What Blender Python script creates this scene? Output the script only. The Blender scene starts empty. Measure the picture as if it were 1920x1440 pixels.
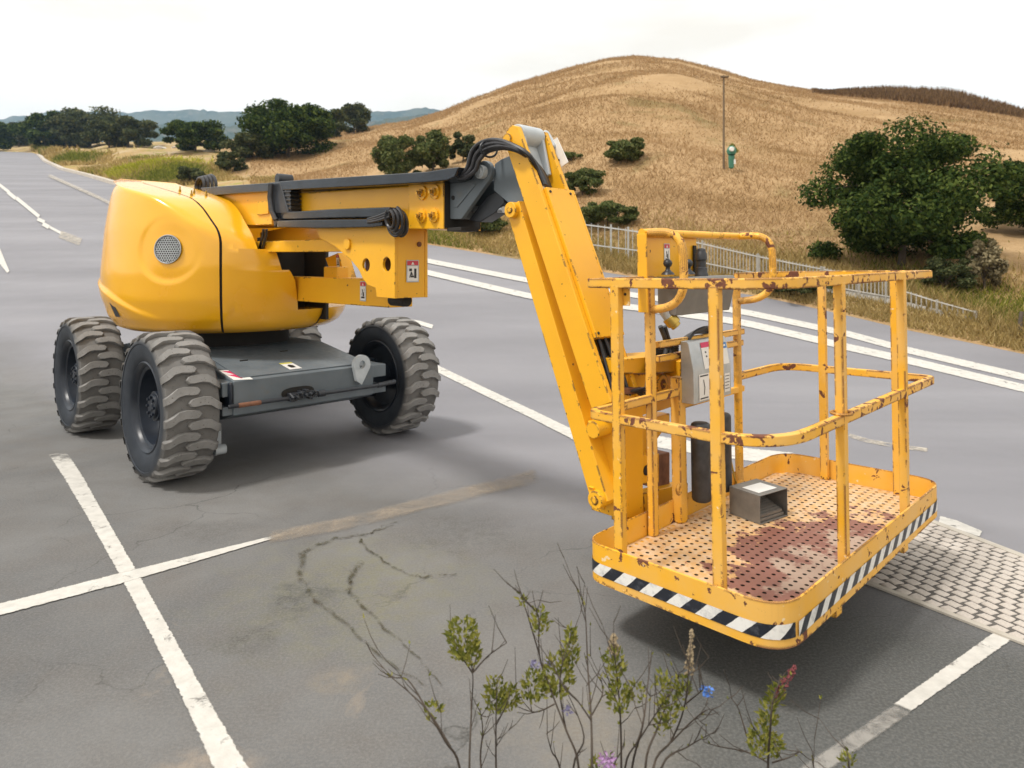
import bpy, bmesh, math, random
import numpy as np
from mathutils import Vector, Matrix

random.seed(7)
rng = np.random.default_rng(11)
S = bpy.context.scene
COL = S.collection
R = math.radians

# ------------------------------------------------------------------ camera, sky, sun, exposure
CAM_H = 1.5            # eye height
F = 1285.0             # focal length in photo pixels (photo 1920 wide)
HV = 500.0             # photo row of the eye level
cam_d = bpy.data.cameras.new('camera')
cam = bpy.data.objects.new('camera', cam_d)
COL.objects.link(cam)
cam.location = (0, 0, CAM_H)
cam.rotation_euler = (R(90), 0, 0)
cam_d.sensor_width = 36
cam_d.lens = 36 * F / 1920
cam_d.shift_y = -(720 - HV) / 1920
cam_d.dof.use_dof = True
cam_d.dof.focus_distance = 3.7
cam_d.dof.aperture_fstop = 3.4
cam_d.clip_start = 0.05
cam_d.clip_end = 12000
S.camera = cam

SUN_TO = Vector((-0.42, -0.26, 0.87)).normalized()      # towards the sun
sun_el = math.asin(SUN_TO.z)
w = bpy.data.worlds.new('World')
S.world = w
w.use_nodes = True
wn = w.node_tree
wn.nodes.clear()
sky = wn.nodes.new('ShaderNodeTexSky')
sky.sky_type = 'NISHITA'
sky.sun_disc = False
sky.sun_elevation = sun_el
sky.sun_rotation = math.atan2(SUN_TO.x, SUN_TO.y)
sky.dust_density = 4
sky.air_density = 1.0
# bright thin overcast: the blue of the clear sky is mostly veiled by white cloud
mixs = wn.nodes.new('ShaderNodeMixRGB')
mixs.inputs['Fac'].default_value = 0.92
wtc = wn.nodes.new('ShaderNodeTexCoord'); wmp = wn.nodes.new('ShaderNodeMapping'); wmp.inputs['Scale'].default_value = (1.3, 1.3, 5.0); wmp.inputs['Location'].default_value = (0.55, 0.2, 0.3)
wns = wn.nodes.new('ShaderNodeTexNoise'); wns.inputs['Scale'].default_value = 1.5; wns.inputs['Detail'].default_value = 6; wns.inputs['Roughness'].default_value = 0.55
wrp = wn.nodes.new('ShaderNodeValToRGB'); wrp.color_ramp.elements[0].position = 0.42; wrp.color_ramp.elements[0].color = (10.0, 9.6, 8.9, 1); wrp.color_ramp.elements[1].position = 0.66; wrp.color_ramp.elements[1].color = (8.2, 7.4, 6.2, 1)
wn.links.new(wtc.outputs['Generated'], wmp.inputs[0]); wn.links.new(wmp.outputs[0], wns.inputs['Vector']); wn.links.new(wns.outputs['Fac'], wrp.inputs['Fac']); wn.links.new(wrp.outputs['Color'], mixs.inputs['Color2'])
bg = wn.nodes.new('ShaderNodeBackground')
bg.inputs['Strength'].default_value = 0.1
wo = wn.nodes.new('ShaderNodeOutputWorld')
wn.links.new(sky.outputs[0], mixs.inputs['Color1'])
wn.links.new(mixs.outputs[0], bg.inputs['Color'])
wn.links.new(bg.outputs[0], wo.inputs['Surface'])

sd = bpy.data.lights.new('sun', 'SUN')
sd.energy = 2.0
sd.angle = R(9)
sd.color = (1.0, 0.96, 0.9)
sun = bpy.data.objects.new('sun', sd)
COL.objects.link(sun)
sun.rotation_euler = SUN_TO.to_track_quat('Z', 'Y').to_euler()
sun.location = (-8, -5, 20)

S.view_settings.view_transform = 'Standard'
S.view_settings.look = 'None'
S.view_settings.gamma = 1.0
S.view_settings.exposure = 0.6
S.view_settings.use_curve_mapping = False
S.render.engine = 'CYCLES'
S.cycles.use_denoising = True
S.cycles.max_bounces = 6
S.cycles.diffuse_bounces = 3
S.cycles.glossy_bounces = 3
S.cycles.transparent_max_bounces = 12
S.cycles.volume_bounces = 1

# ------------------------------------------------------------------ material helpers
def mat(name, base=(0.5, 0.5, 0.5), rough=0.6, metal=0.0, spec=0.5):
    m = bpy.data.materials.new(name)
    m.use_nodes = True
    b = m.node_tree.nodes['Principled BSDF']
    b.inputs['Base Color'].default_value = (*base, 1)
    b.inputs['Roughness'].default_value = rough
    b.inputs['Metallic'].default_value = metal
    b.inputs['Specular IOR Level'].default_value = spec
    return m

class N:
    """small node-graph writer"""
    def __init__(s, m):
        s.m = m; s.t = m.node_tree; s.b = s.t.nodes['Principled BSDF']
    def n(s, typ, **kw):
        x = s.t.nodes.new(typ)
        for k, v in kw.items(): setattr(x, k, v)
        return x
    def link(s, a, b): s.t.links.new(a, b)
    def coord(s, which='Object'):
        if which == 'World':
            return s.n('ShaderNodeNewGeometry').outputs['Position']
        return s.n('ShaderNodeTexCoord').outputs[which]
    def noise(s, vec, scale, detail=5, rough=0.55, dist=0.0, mapscale=None):
        if mapscale:
            mp = s.n('ShaderNodeMapping'); mp.inputs['Scale'].default_value = mapscale
            s.link(vec, mp.inputs['Vector']); vec = mp.outputs[0]
        x = s.n('ShaderNodeTexNoise')
        x.inputs['Scale'].default_value = scale; x.inputs['Detail'].default_value = detail
        x.inputs['Roughness'].default_value = rough; x.inputs['Distortion'].default_value = dist
        s.link(vec, x.inputs['Vector'])
        return x.outputs['Fac']
    def ramp(s, fac, stops, interp='LINEAR'):
        x = s.n('ShaderNodeValToRGB'); x.color_ramp.interpolation = interp
        e = x.color_ramp.elements
        while len(e) < len(stops): e.new(0.5)
        for el, (p, c) in zip(e, stops):
            el.position = p
            el.color = (c, c, c, 1) if not hasattr(c, '__len__') else (*c, 1)
        s.link(fac, x.inputs['Fac'])
        return x.outputs['Color']
    def mix(s, fac, a, b, typ='MIX'):
        x = s.n('ShaderNodeMixRGB', blend_type=typ)
        for sock, v in (('Fac', fac), ('Color1', a), ('Color2', b)):
            if hasattr(v, 'is_linked') or hasattr(v, 'links'): s.link(v, x.inputs[sock])
            elif hasattr(v, '__len__'): x.inputs[sock].default_value = (*v, 1)
            else: x.inputs[sock].default_value = v if sock == 'Fac' else (v, v, v, 1)
        return x.outputs[0]
    def math(s, op, a, b=0.0, clamp=False):
        x = s.n('ShaderNodeMath', operation=op); x.use_clamp = clamp
        for i, v in enumerate((a, b)):
            if hasattr(v, 'links'): s.link(v, x.inputs[i])
            else: x.inputs[i].default_value = v
        return x.outputs[0]
    def bump(s, h, strength=0.3, dist=0.01):
        x = s.n('ShaderNodeBump'); x.inputs['Strength'].default_value = strength
        x.inputs['Distance'].default_value = dist
        s.link(h, x.inputs['Height']); s.link(x.outputs[0], s.b.inputs['Normal'])
        return x
    def col(s, c): s.link(c, s.b.inputs['Base Color'])
    def rough(s, c): s.link(c, s.b.inputs['Roughness'])
    def alpha(s, c): s.link(c, s.b.inputs['Alpha'])
    def edge(s, radius=0.012):
        """1 near convex / concave edges of the mesh"""
        bv = s.n('ShaderNodeBevel', samples=3); bv.inputs['Radius'].default_value = radius
        g = s.n('ShaderNodeNewGeometry')
        d = s.n('ShaderNodeVectorMath', operation='DOT_PRODUCT')
        s.link(bv.outputs[0], d.inputs[0]); s.link(g.outputs['True Normal'], d.inputs[1])
        return s.math('SUBTRACT', 1.0, d.outputs['Value'], True)

YEL = (0.82, 0.40, 0.012)
YEL_B = (0.74, 0.35, 0.022)

def m_yellow_clean():
    m = mat('yellow_paint', YEL, 0.28); n = N(m); p = n.coord()
    a = n.noise(p, 3.0, 4); b = n.noise(p, 60, 3)
    c = n.mix(n.ramp(a, [(0.3, 0.0), (0.75, 1.0)]), (0.84, 0.43, 0.012), (0.82, 0.40, 0.013))
    n.col(c)
    n.rough(n.ramp(a, [(0.3, 0.22), (0.8, 0.30)]))
    n.b.inputs['Coat Weight'].default_value = 0.5
    n.b.inputs['Coat Roughness'].default_value = 0.12
    n.bump(n.noise(p, 7, 2), 0.05, 0.01)
    return m

def m_yellow_arm():
    m = mat('yellow_arm_paint', YEL, 0.4); n = N(m); p = n.coord()
    c = n.mix(n.ramp(n.noise(p, 4.0, 4), [(0.3, 0.0), (0.75, 1.0)]), (0.83, 0.43, 0.014), (0.77, 0.375, 0.014))
    e = n.ramp(n.edge(0.012), [(0.006, 0.0), (0.03, 1.0)])
    brk = n.ramp(n.math('ADD', n.math('MULTIPLY', n.noise(p, 21, 4, 0.65), 0.5), n.math('MULTIPLY', n.noise(p, 4.3, 3, 0.6), 0.5)), [(0.545, 0.0), (0.555, 1.0)])
    chips = n.math('MULTIPLY', e, brk)
    sp = n.ramp(n.noise(p, 30, 3), [(0.72, 0.0), (0.735, 1.0)])
    chips = n.math('MAXIMUM', chips, sp)
    n.col(n.mix(chips, c, (0.06, 0.035, 0.022)))
    n.rough(n.mix(chips, 0.36, 0.8))
    n.bump(n.math('SUBTRACT', n.noise(p, 9, 3), n.math('MULTIPLY', chips, 0.3)), 0.08, 0.004)
    return m

def m_yellow_worn(amount=0.55, PT=0.64):
    m = mat('yellow_worn_paint', YEL_B, 0.5); n = N(m); p = n.coord()
    fade = n.ramp(n.noise(p, 3.2, 5, 0.6), [(0.38, 0.0), (0.62, 1.0)])
    c = n.mix(fade, (0.80, 0.405, 0.018), (0.75, 0.43, 0.10))
    e = n.ramp(n.edge(0.012), [(0.004, 0.0), (0.03, 1.0)])
    brk = n.ramp(n.math('ADD', n.math('MULTIPLY', n.noise(p, 19, 5, 0.7), 0.55), n.math('MULTIPLY', n.noise(p, 3.7, 3, 0.6), 0.45)), [(amount - 0.012, 0.0), (amount + 0.012, 1.0)])
    chips = n.math('MULTIPLY', e, brk)
    patch = n.ramp(n.noise(p, 17, 5, 0.6, 0.4), [(PT, 0.0), (PT + 0.015, 1.0)])
    chips = n.math('MAXIMUM', chips, patch)
    rust = n.mix(n.noise(p, 70, 3), (0.055, 0.022, 0.014), (0.24, 0.085, 0.045))
    pale = n.ramp(n.noise(p, 30, 3), [(0.70, 0.0), (0.72, 1.0)])
    c = n.mix(n.math('MULTIPLY', pale, 0.75), c, (0.78, 0.66, 0.45))
    n.col(n.mix(chips, c, rust))
    n.rough(n.mix(chips, 0.45, 0.9))
    n.bump(n.math('SUBTRACT', n.noise(p, 40, 3), n.math('MULTIPLY', chips, 1.2)), 0.18, 0.003)
    return m

def m_rail():
    m = m_yellow_worn(0.465, 0.575); m.name = 'worn_rail_paint'; n = N(m)
    return m

def m_floor_plate():
    m = mat('worn_floor_plate', (0.6, 0.35, 0.12), 0.7); n = N(m); p = n.coord()
    big = n.noise(p, 2.6, 6, 0.6, 0.3)
    fine = n.noise(p, 28, 5, 0.65)
    base = n.mix(n.ramp(fine, [(0.4, 0.0), (0.6, 1.0)]), (0.57, 0.335, 0.135), (0.57, 0.42, 0.27))
    base = n.mix(n.ramp(n.noise(p, 24, 5, 0.7), [(0.62, 0.0), (0.65, 1.0)]), base, (0.34, 0.15, 0.08))
    # the tread worn to brown primer along the middle and front
    sep = n.n('ShaderNodeSeparateXYZ'); n.link(p, sep.inputs[0])
    geo = n.n('ShaderNodeVertexColor'); geo.layer_name = 'wear'
    wv = n.math('ADD', geo.outputs['Color'], n.math('MULTIPLY', n.math('SUBTRACT', n.noise(p, 7, 6, 0.7), 0.5), 1.5))
    wm = n.ramp(wv, [(0.50, 0.0), (0.56, 1.0)])
    brown = n.mix(n.noise(p, 9, 4), (0.17, 0.062, 0.045), (0.26, 0.12, 0.085))
    grey = n.mix(fine, (0.42, 0.31, 0.24), (0.34, 0.24, 0.18))
    gm = n.ramp(n.math('ADD', wv, n.math('MULTIPLY', n.math('SUBTRACT', big, 0.5), 1.6)), [(0.86, 0.0), (1.05, 1.0)])
    c = n.mix(wm, base, n.mix(gm, brown, grey))
    n.col(c); n.rough(n.mix(wm, 0.6, 0.5))
    n.bump(n.noise(p, 60, 3), 0.15, 0.002)
    return m

def m_grey_paint():
    m = mat('grey_chassis_paint', (0.16, 0.185, 0.20), 0.45); n = N(m); p = n.coord()
    c = n.mix(n.ramp(n.noise(p, 5, 5, 0.6), [(0.3, 0.0), (0.7, 1.0)]), (0.095, 0.118, 0.138), (0.140, 0.165, 0.185))
    dirt = n.ramp(n.noise(p, 14, 5, 0.65), [(0.60, 0.0), (0.74, 1.0)])
    n.col(n.mix(n.math('MULTIPLY', dirt, 0.45), c, (0.16, 0.14, 0.11)))
    n.rough(n.ramp(n.noise(p, 20, 3), [(0.3, 0.38), (0.7, 0.6)]))
    n.bump(n.noise(p, 30, 3), 0.06, 0.003)
    return m

def m_tyre():
    m = mat('dusty_tyre_rubber', (0.12, 0.115, 0.105), 0.85, spec=0.15); n = N(m); p = n.coord()
    a = n.noise(p, 6, 5, 0.6); b = n.noise(p, 55, 4, 0.7)
    attr = n.n('ShaderNodeVertexColor'); attr.layer_name = 'tread'
    c = n.mix(n.ramp(a, [(0.3, 0.0), (0.7, 1.0)]), (0.195, 0.192, 0.186), (0.275, 0.27, 0.264))
    c2 = n.mix(n.ramp(b, [(0.60, 0.0), (0.70, 1.0)]), c, (0.085, 0.08, 0.075))
    side = n.mix(n.ramp(a, [(0.3, 0.0), (0.7, 1.0)]), (0.022, 0.027, 0.036), (0.042, 0.048, 0.058))
    gs = n.n('ShaderNodeSeparateColor'); n.link(attr.outputs['Color'], gs.inputs[0])
    c2 = n.mix(gs.outputs['Green'], n.mix(0.45, c2, (0.06, 0.056, 0.052)), c2)
    n.col(n.mix(gs.outputs['Red'], side, c2))
    n.rough(n.mix(gs.outputs['Red'], 0.55, 0.9))
    n.bump(b, 0.25, 0.004)
    return m

def m_simple(name, c1, c2, rough, scale=12, metal=0.0, bump=0.1, bscale=40, spec=0.5):
    m = mat(name, c1, rough, metal, spec); n = N(m); p = n.coord()
    n.col(n.mix(n.ramp(n.noise(p, scale, 5, 0.6), [(0.3, 0.0), (0.7, 1.0)]), c1, c2))
    if bump: n.bump(n.noise(p, bscale, 4), bump, 0.003)
    return m

M = {}
M['yellow'] = m_yellow_clean()
M['arm'] = m_yellow_arm()
M['worn'] = m_yellow_worn(0.51, 0.625)
M['rail'] = m_rail()
M['plate'] = m_floor_plate()
M['grey'] = m_grey_paint()
M['tyre'] = m_tyre()
M['rim'] = m_simple('blue_black_rim', (0.010, 0.014, 0.022), (0.020, 0.026, 0.038), 0.35, 9, spec=0.35)
M['black'] = m_simple('black_plastic', (0.012, 0.014, 0.018), (0.03, 0.034, 0.042), 0.42, 8)
M['tray'] = m_simple('black_tray_metal', (0.006, 0.008, 0.011), (0.022, 0.027, 0.036), 0.25, 6)
M['hose'] = m_simple('black_hose_rubber', (0.012, 0.012, 0.014), (0.035, 0.035, 0.04), 0.4, 20)
M['dark'] = m_simple('dark_recess', (0.012, 0.011, 0.010), (0.02, 0.018, 0.016), 0.8, 9)
M['steel'] = m_simple('bare_steel', (0.42, 0.44, 0.46), (0.55, 0.56, 0.57), 0.32, 15, 0.85)
M['silver'] = m_simple('galvanised_sheet', (0.40, 0.43, 0.45), (0.52, 0.55, 0.57), 0.38, 14, 0.55)
M['lightgrey'] = m_simple('light_grey_paint', (0.38, 0.42, 0.45), (0.50, 0.54, 0.57), 0.4, 10)
M['boxgrey'] = m_simple('control_box_grey', (0.13, 0.13, 0.125), (0.19, 0.185, 0.175), 0.55, 8)
M['pedal'] = m_simple('pedal_box_grey', (0.15, 0.145, 0.135), (0.23, 0.22, 0.20), 0.5, 12, 0.3)
M['rust'] = m_simple('rusty_steel', (0.11, 0.045, 0.028), (0.26, 0.12, 0.065), 0.85, 18)
M['brass'] = m_simple('brass', (0.55, 0.40, 0.10), (0.42, 0.29, 0.07), 0.35, 20, 0.8)
M['white'] = m_simple('white_print', (0.78, 0.78, 0.76), (0.70, 0.70, 0.68), 0.4, 12, bump=0)
M['red'] = m_simple('red_print', (0.50, 0.025, 0.045), (0.58, 0.04, 0.07), 0.4, 12, bump=0)
M['pink'] = m_simple('magenta_print', (0.55, 0.02, 0.09), (0.62, 0.03, 0.13), 0.4, 12, bump=0)
M['ink'] = m_simple('black_print', (0.015, 0.015, 0.015), (0.03, 0.03, 0.03), 0.5, 12, bump=0)
M['blue'] = m_simple('blue_print', (0.03, 0.16, 0.42), (0.05, 0.2, 0.5), 0.4, 12, bump=0)
M['tag_yellow'] = m_simple('yellow_print', (0.62, 0.55, 0.10), (0.55, 0.5, 0.1), 0.4, 12, bump=0)

def m_tape():
    m = mat('hazard_tape', (0.7, 0.7, 0.7), 0.4); n = N(m)
    uv = n.n('ShaderNodeUVMap'); sep = n.n('ShaderNodeSeparateXYZ'); n.link(uv.outputs[0], sep.inputs[0])
    p = n.coord()
    wob = n.math('MULTIPLY', n.math('SUBTRACT', n.noise(p, 25, 2), 0.5), 0.06)
    t = n.math('FRACT', n.math('ADD', n.math('ADD', sep.outputs['X'], n.math('MULTIPLY', sep.outputs['Y'], -0.42)), wob))
    s = n.math('GREATER_THAN', t, 0.5)
    white = n.mix(n.ramp(n.noise(p, 20, 5, 0.7), [(0.5, 0.0), (0.72, 1.0)]), (0.74, 0.73, 0.70), (0.42, 0.42, 0.42))
    blk = n.mix(n.ramp(n.noise(p, 26, 5, 0.7), [(0.55, 0.0), (0.75, 1.0)]), (0.014, 0.017, 0.026), (0.10, 0.11, 0.13))
    n.col(n.mix(s, blk, white))
    al = n.ramp(n.noise(p, 11, 5, 0.6), [(0.30, 0.0), (0.32, 1.0)])
    n.alpha(al)
    n.bump(n.noise(p, 22, 3), 0.3, 0.004)
    return m
M['tape'] = m_tape()

# ------------------------------------------------------------------ mesh helpers
class MB:
    def __init__(s): s.v = []; s.f = []; s.m = []; s.uv = None
    def add(s, vs, fs, mi=0):
        o = len(s.v); s.v += [tuple(x) for x in vs]
        s.f += [tuple(i + o for i in f) for f in fs]; s.m += [mi] * len(fs); return s
    def box(s, lo, hi, mi=0):
        x0, y0, z0 = lo; x1, y1, z1 = hi
        return s.add([(x0, y0, z0), (x1, y0, z0), (x1, y1, z0), (x0, y1, z0), (x0, y0, z1), (x1, y0, z1), (x1, y1, z1), (x0, y1, z1)],
                     [(0, 3, 2, 1), (4, 5, 6, 7), (0, 1, 5, 4), (1, 2, 6, 5), (2, 3, 7, 6), (3, 0, 4, 7)], mi)
    def bar(s, p0, p1, w, h, side=(0, 1, 0), mi=0):
        """square bar from p0 to p1; w along side, h across"""
        p0 = Vector(p0); p1 = Vector(p1); d = (p1 - p0).normalized(); y = Vector(side); y = (y - d * y.dot(d)).normalized()
        z = d.cross(y); vs = []
        for p in (p0, p1):
            for sy, sz in ((-1, -1), (1, -1), (1, 1), (-1, 1)): vs.append(p + y * (w / 2 * sy) + z * (h / 2 * sz))
        return s.add(vs, [(0, 1, 2, 3), (7, 6, 5, 4), (0, 4, 5, 1), (1, 5, 6, 2), (2, 6, 7, 3), (3, 7, 4, 0)], mi)
    def prism(s, poly, axis, t0, t1, mi=0):
        """poly of 2D points extruded along axis: 'y' -> (x,z), 'x' -> (y,z), 'z' -> (x,y)"""
        def P(q, t): return (q[0], t, q[1]) if axis == 'y' else ((t, q[0], q[1]) if axis == 'x' else (q[0], q[1], t))
        n = len(poly); vs = [P(q, t0) for q in poly] + [P(q, t1) for q in poly]
        fs = [tuple(range(n)), tuple(range(2 * n - 1, n - 1, -1))] + [(i, i + n, (i + 1) % n + n, (i + 1) % n) for i in range(n)]
        return s.add(vs, fs, mi)
    def cyl(s, p0, p1, r0, n=20, r1=None, mi=0, cap=True):
        p0 = Vector(p0); p1 = Vector(p1); d = (p1 - p0).normalized()
        x = d.orthogonal().normalized(); y = d.cross(x); r1 = r0 if r1 is None else r1
        vs = []
        for p, r in ((p0, r0), (p1, r1)):
            for i in range(n):
                t = 2 * math.pi * i / n; vs.append(p + (x * math.cos(t) + y * math.sin(t)) * r)
        fs = [(i, (i + 1) % n, (i + 1) % n + n, i + n) for i in range(n)]
        if cap: fs += [tuple(range(n - 1, -1, -1)), tuple(range(n, 2 * n))]
        return s.add(vs, fs, mi)
    def tube(s, pts, r, n=8, mi=0, cap=True):
        pts = [Vector(p) for p in pts]; rings = []; up = None
        for i, p in enumerate(pts):
            d = (pts[min(i + 1, len(pts) - 1)] - pts[max(i - 1, 0)])
            d = d.normalized() if d.length > 1e-9 else Vector((0, 0, 1))
            if up is None: up = d.orthogonal().normalized()
            up = (up - d * up.dot(d)); up = up.normalized() if up.length > 1e-6 else d.orthogonal().normalized()
            y = d.cross(up); rr = r[i] if hasattr(r, '__len__') else r
            rings.append([p + (up * math.cos(2 * math.pi * k / n) + y * math.sin(2 * math.pi * k / n)) * rr for k in range(n)])
        vs = [q for g in rings for q in g]; fs = []
        for i in range(len(rings) - 1):
            for k in range(n): fs.append((i * n + k, i * n + (k + 1) % n, (i + 1) * n + (k + 1) % n, (i + 1) * n + k))
        if cap: fs += [tuple(range(n - 1, -1, -1)), tuple(range((len(rings) - 1) * n, len(rings) * n))]
        return s.add(vs, fs, mi)
    def sweep(s, path, prof, closed=False, mi=0):
        """profile points (outward offset, z offset) along a path lying about level"""
        n = len(path); k = len(prof); vs = []
        for i in range(n):
            p = Vector(path[i])
            if closed: a = Vector(path[i - 1]); b = Vector(path[(i + 1) % n])
            else: a = Vector(path[max(i - 1, 0)]); b = Vector(path[min(i + 1, n - 1)])
            d0 = (p - a); d1 = (b - p); d0.z = d1.z = 0
            d0 = d0.normalized() if d0.length > 1e-9 else d1.normalized(); d1 = d1.normalized() if d1.length > 1e-9 else d0
            t = (d0 + d1).normalized(); c = max(t.dot(d1), 0.4); o = Vector((t.y, -t.x, 0)) / c
            for (q, z) in prof: vs.append(p + o * q + Vector((0, 0, z)))
        fs = []
        for i in range(n if closed else n - 1):
            j = (i + 1) % n
            for q in range(k): fs.append((i * k + q, j * k + q, j * k + (q + 1) % k, i * k + (q + 1) % k))
        if not closed: fs += [tuple(range(k)), tuple(range(n * k - 1, (n - 1) * k - 1, -1))]
        return s.add(vs, fs, mi)
    def lathe(s, prof, axis='y', n=48, c=(0, 0, 0), mi=0):
        """prof (t along axis, r)"""
        vs = []; k = len(prof)
        for i in range(n):
            th = 2 * math.pi * i / n; co, si = math.cos(th), math.sin(th)
            for t, r in prof:
                vs.append((c[0] + r * co, c[1] + t, c[2] + r * si) if axis == 'y' else (c[0] + r * co, c[1] + r * si, c[2] + t))
        fs = []
        for i in range(n):
            j = (i + 1) % n
            for q in range(k - 1): fs.append((i * k + q, i * k + q + 1, j * k + q + 1, j * k + q))
        return s.add(vs, fs, mi)
    def build(s, name, mats, parent=None, off=None, xf=None, bevel=0.0, smooth=35, recalc=True, seg=2):
        me = bpy.data.meshes.new(name)
        vs = s.v
        if xf: vs = [xf(v) for v in vs]
        if off: vs = [(v[0] - off[0], v[1] - off[1], v[2] - off[2]) for v in vs]
        me.from_pydata([tuple(v) for v in vs], [], s.f)
        for m_ in (mats if isinstance(mats, (list, tuple)) else [mats]): me.materials.append(M[m_] if isinstance(m_, str) else m_)
        if any(s.m): me.polygons.foreach_set('material_index', s.m)
        if recalc:
            bm = bmesh.new(); bm.from_mesh(me); bmesh.ops.recalc_face_normals(bm, faces=bm.faces); bm.to_mesh(me); bm.free()
        if smooth:
            me.polygons.foreach_set('use_smooth', [True] * len(me.polygons))
            me.set_sharp_from_angle(angle=R(smooth))
        me.update()
        o = bpy.data.objects.new(name, me); COL.objects.link(o)
        if parent: o.parent = parent
        if bevel:
            b = o.modifiers.new('bevel', 'BEVEL'); b.width = bevel; b.segments = seg; b.limit_method = 'ANGLE'; b.angle_limit = R(40)
            b.use_clamp_overlap = True
            if smooth: b.harden_normals = True
        return o

def np_mesh(name, verts, faces, mats, parent=None, smooth=False, matidx=None):
    me = bpy.data.meshes.new(name)
    verts = np.asarray(verts, dtype=np.float32); faces = np.asarray(faces, dtype=np.int32)
    nv, (nf, k) = len(verts), faces.shape
    me.vertices.add(nv); me.vertices.foreach_set('co', verts.ravel())
    me.loops.add(nf * k); me.loops.foreach_set('vertex_index', faces.ravel())
    me.polygons.add(nf); me.polygons.foreach_set('loop_start', np.arange(0, nf * k, k, dtype=np.int32))
    me.polygons.foreach_set('loop_total', np.full(nf, k, dtype=np.int32))
    for m_ in mats: me.materials.append(m_)
    if matidx is not None: me.polygons.foreach_set('material_index', np.asarray(matidx, dtype=np.int32))
    me.update(calc_edges=True); me.validate()
    if smooth: me.polygons.foreach_set('use_smooth', [True] * nf)
    o = bpy.data.objects.new(name, me); COL.objects.link(o)
    if parent: o.parent = parent
    return o

def tag(o, label=None, cat=None, group=None, kind=None):
    if label: o['label'] = label
    if cat: o['category'] = cat
    if group: o['group'] = group
    if kind: o['kind'] = kind
    return o

def empty(name, loc=(0, 0, 0), rz=0):
    o = bpy.data.objects.new(name, None); COL.objects.link(o); o.location = loc; o.rotation_euler = (0, 0, rz)
    o.empty_display_size = 0.3
    return o

def copy_tree(o, parent=None):
    c = o.copy(); COL.objects.link(c); c.parent = parent
    for ch in list(o.children): copy_tree(ch, c)
    return c

def lerp_tab(x, xs, ys): return float(np.interp(x, xs, ys))

# ------------------------------------------------------------------ the lie of the land
# level apron round the machine; beyond about 8.5 m the road climbs steadily, a hill stands to the right
SLOPE, Y0, SW = 0.195, 8.5, 0.35
def z_road(y):
    t = (np.asarray(y, dtype=float) - Y0) / SW
    return SLOPE * SW * np.logaddexp(0, t)

def ground_at(u, v):
    """photo pixel -> point on the road surface"""
    lo, hi = 0.3, 400.0
    g = lambda y: HV + F * (CAM_H - float(z_road(y))) / y
    for _ in range(60):
        mid = 0.5 * (lo + hi)
        if g(mid) > v: lo = mid
        else: hi = mid
    y = 0.5 * (lo + hi); return Vector(((u - 960) / F * y, y, float(z_road(y))))

EDGE_PX = [(-1400, 281), (-700, 282), (-200, 283), (0, 284), (60, 286), (76, 292), (88, 303), (120, 318), (220, 345), (330, 366), (500, 400), (799, 458), (971, 486), (1200, 521),
           (1425, 556), (1590, 592), (1706, 620), (1920, 664), (2300, 735), (3000, 850)]
_et = np.array([(u - 960) / F for u, v in EDGE_PX]); _ey = np.array([ground_at(u, v).y for u, v in EDGE_PX])
def y_edge(th): return np.exp(np.interp(th, _et, np.log(_ey)))
CREST = [(-1400, 268), (0, 268), (300, 266), (430, 262), (560, 258), (690, 241), (760, 229), (830, 211), (880, 190), (960, 159), (1010, 146), (1080, 124), (1140, 111), (1190, 107),
         (1270, 113), (1340, 131), (1410, 150), (1480, 164), (1535, 173), (1660, 186), (1800, 203), (1920, 222), (2300, 250), (3000, 290)]
_ct = np.array([(u - 960) / F for u, v in CREST]); _cv = np.array([v for u, v in CREST], dtype=float)
def crest_e(th): return (HV - np.interp(th, _ct, _cv)) / F
def y_crest(th): return np.interp(th, [-1.8, -0.75, -0.3, -0.1, 0.2, 0.75, 1.6], [210, 205, 140, 110, 105, 95, 80])

def terrain_z(x, y):
    x = np.asarray(x, dtype=float); y = np.maximum(np.asarray(y, dtype=float), 0.5)
    th = x / y; ye = y_edge(th); yc = y_crest(th)
    zr = z_road(y)
    e0 = (z_road(ye) - CAM_H) / ye; e1 = crest_e(th)
    t = np.clip((1 / ye - 1 / y) / (1 / ye - 1 / yc), 0, 1)
    g = 1 - (1 - t) ** 1.35
    wob = 0.16 * np.sin(x * 0.35 + y * 0.21) + 0.30 * np.sin(x * 0.13 - y * 0.17 + 1.3) + 0.12 * np.sin(x * 0.9 + 0.6 * y + np.sin(0.3 * y)) + 0.14 * np.sin(0.55 * y + 1.5 * np.sin(0.21 * x))
    zt = CAM_H + (e0 + (e1 - e0) * g) * y + wob * np.clip((y - ye) / 12, 0, 1) * np.clip((1 - t) * 6, 0, 1)
    zt = zt + 0.06 * np.clip((y - ye) / 0.4, 0, 1)
    over = np.clip(y - yc, 0, None)
    zt = np.where(y > yc, CAM_H + e1 * yc + e1 * over * 0.2 - 0.0016 * over ** 2 * np.clip(over / 20, 0, 1) - 0.02 * over, zt)
    zt = np.maximum(zt, -30)
    return np.where(y < ye, zr - 0.08, zt)

def terrain_at(u, v, y0=None):
    """photo pixel -> first point of the land beyond the road edge seen through it"""
    th = (u - 960) / F; ys = np.exp(np.linspace(math.log(float(y_edge(th)) * 1.005), math.log(float(y_crest(th))), 900))
    e = (HV - v) / F
    z = terrain_z(th * ys, ys); d = z - (CAM_H + e * ys)
    i = int(np.argmax(d >= 0)) if (d >= 0).any() else len(ys) - 1
    return Vector((th * ys[i], ys[i], z[i]))

def on_land(u, y):
    th = (u - 960) / F
    return Vector((th * y, y, float(terrain_z(th * y, y))))

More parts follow.
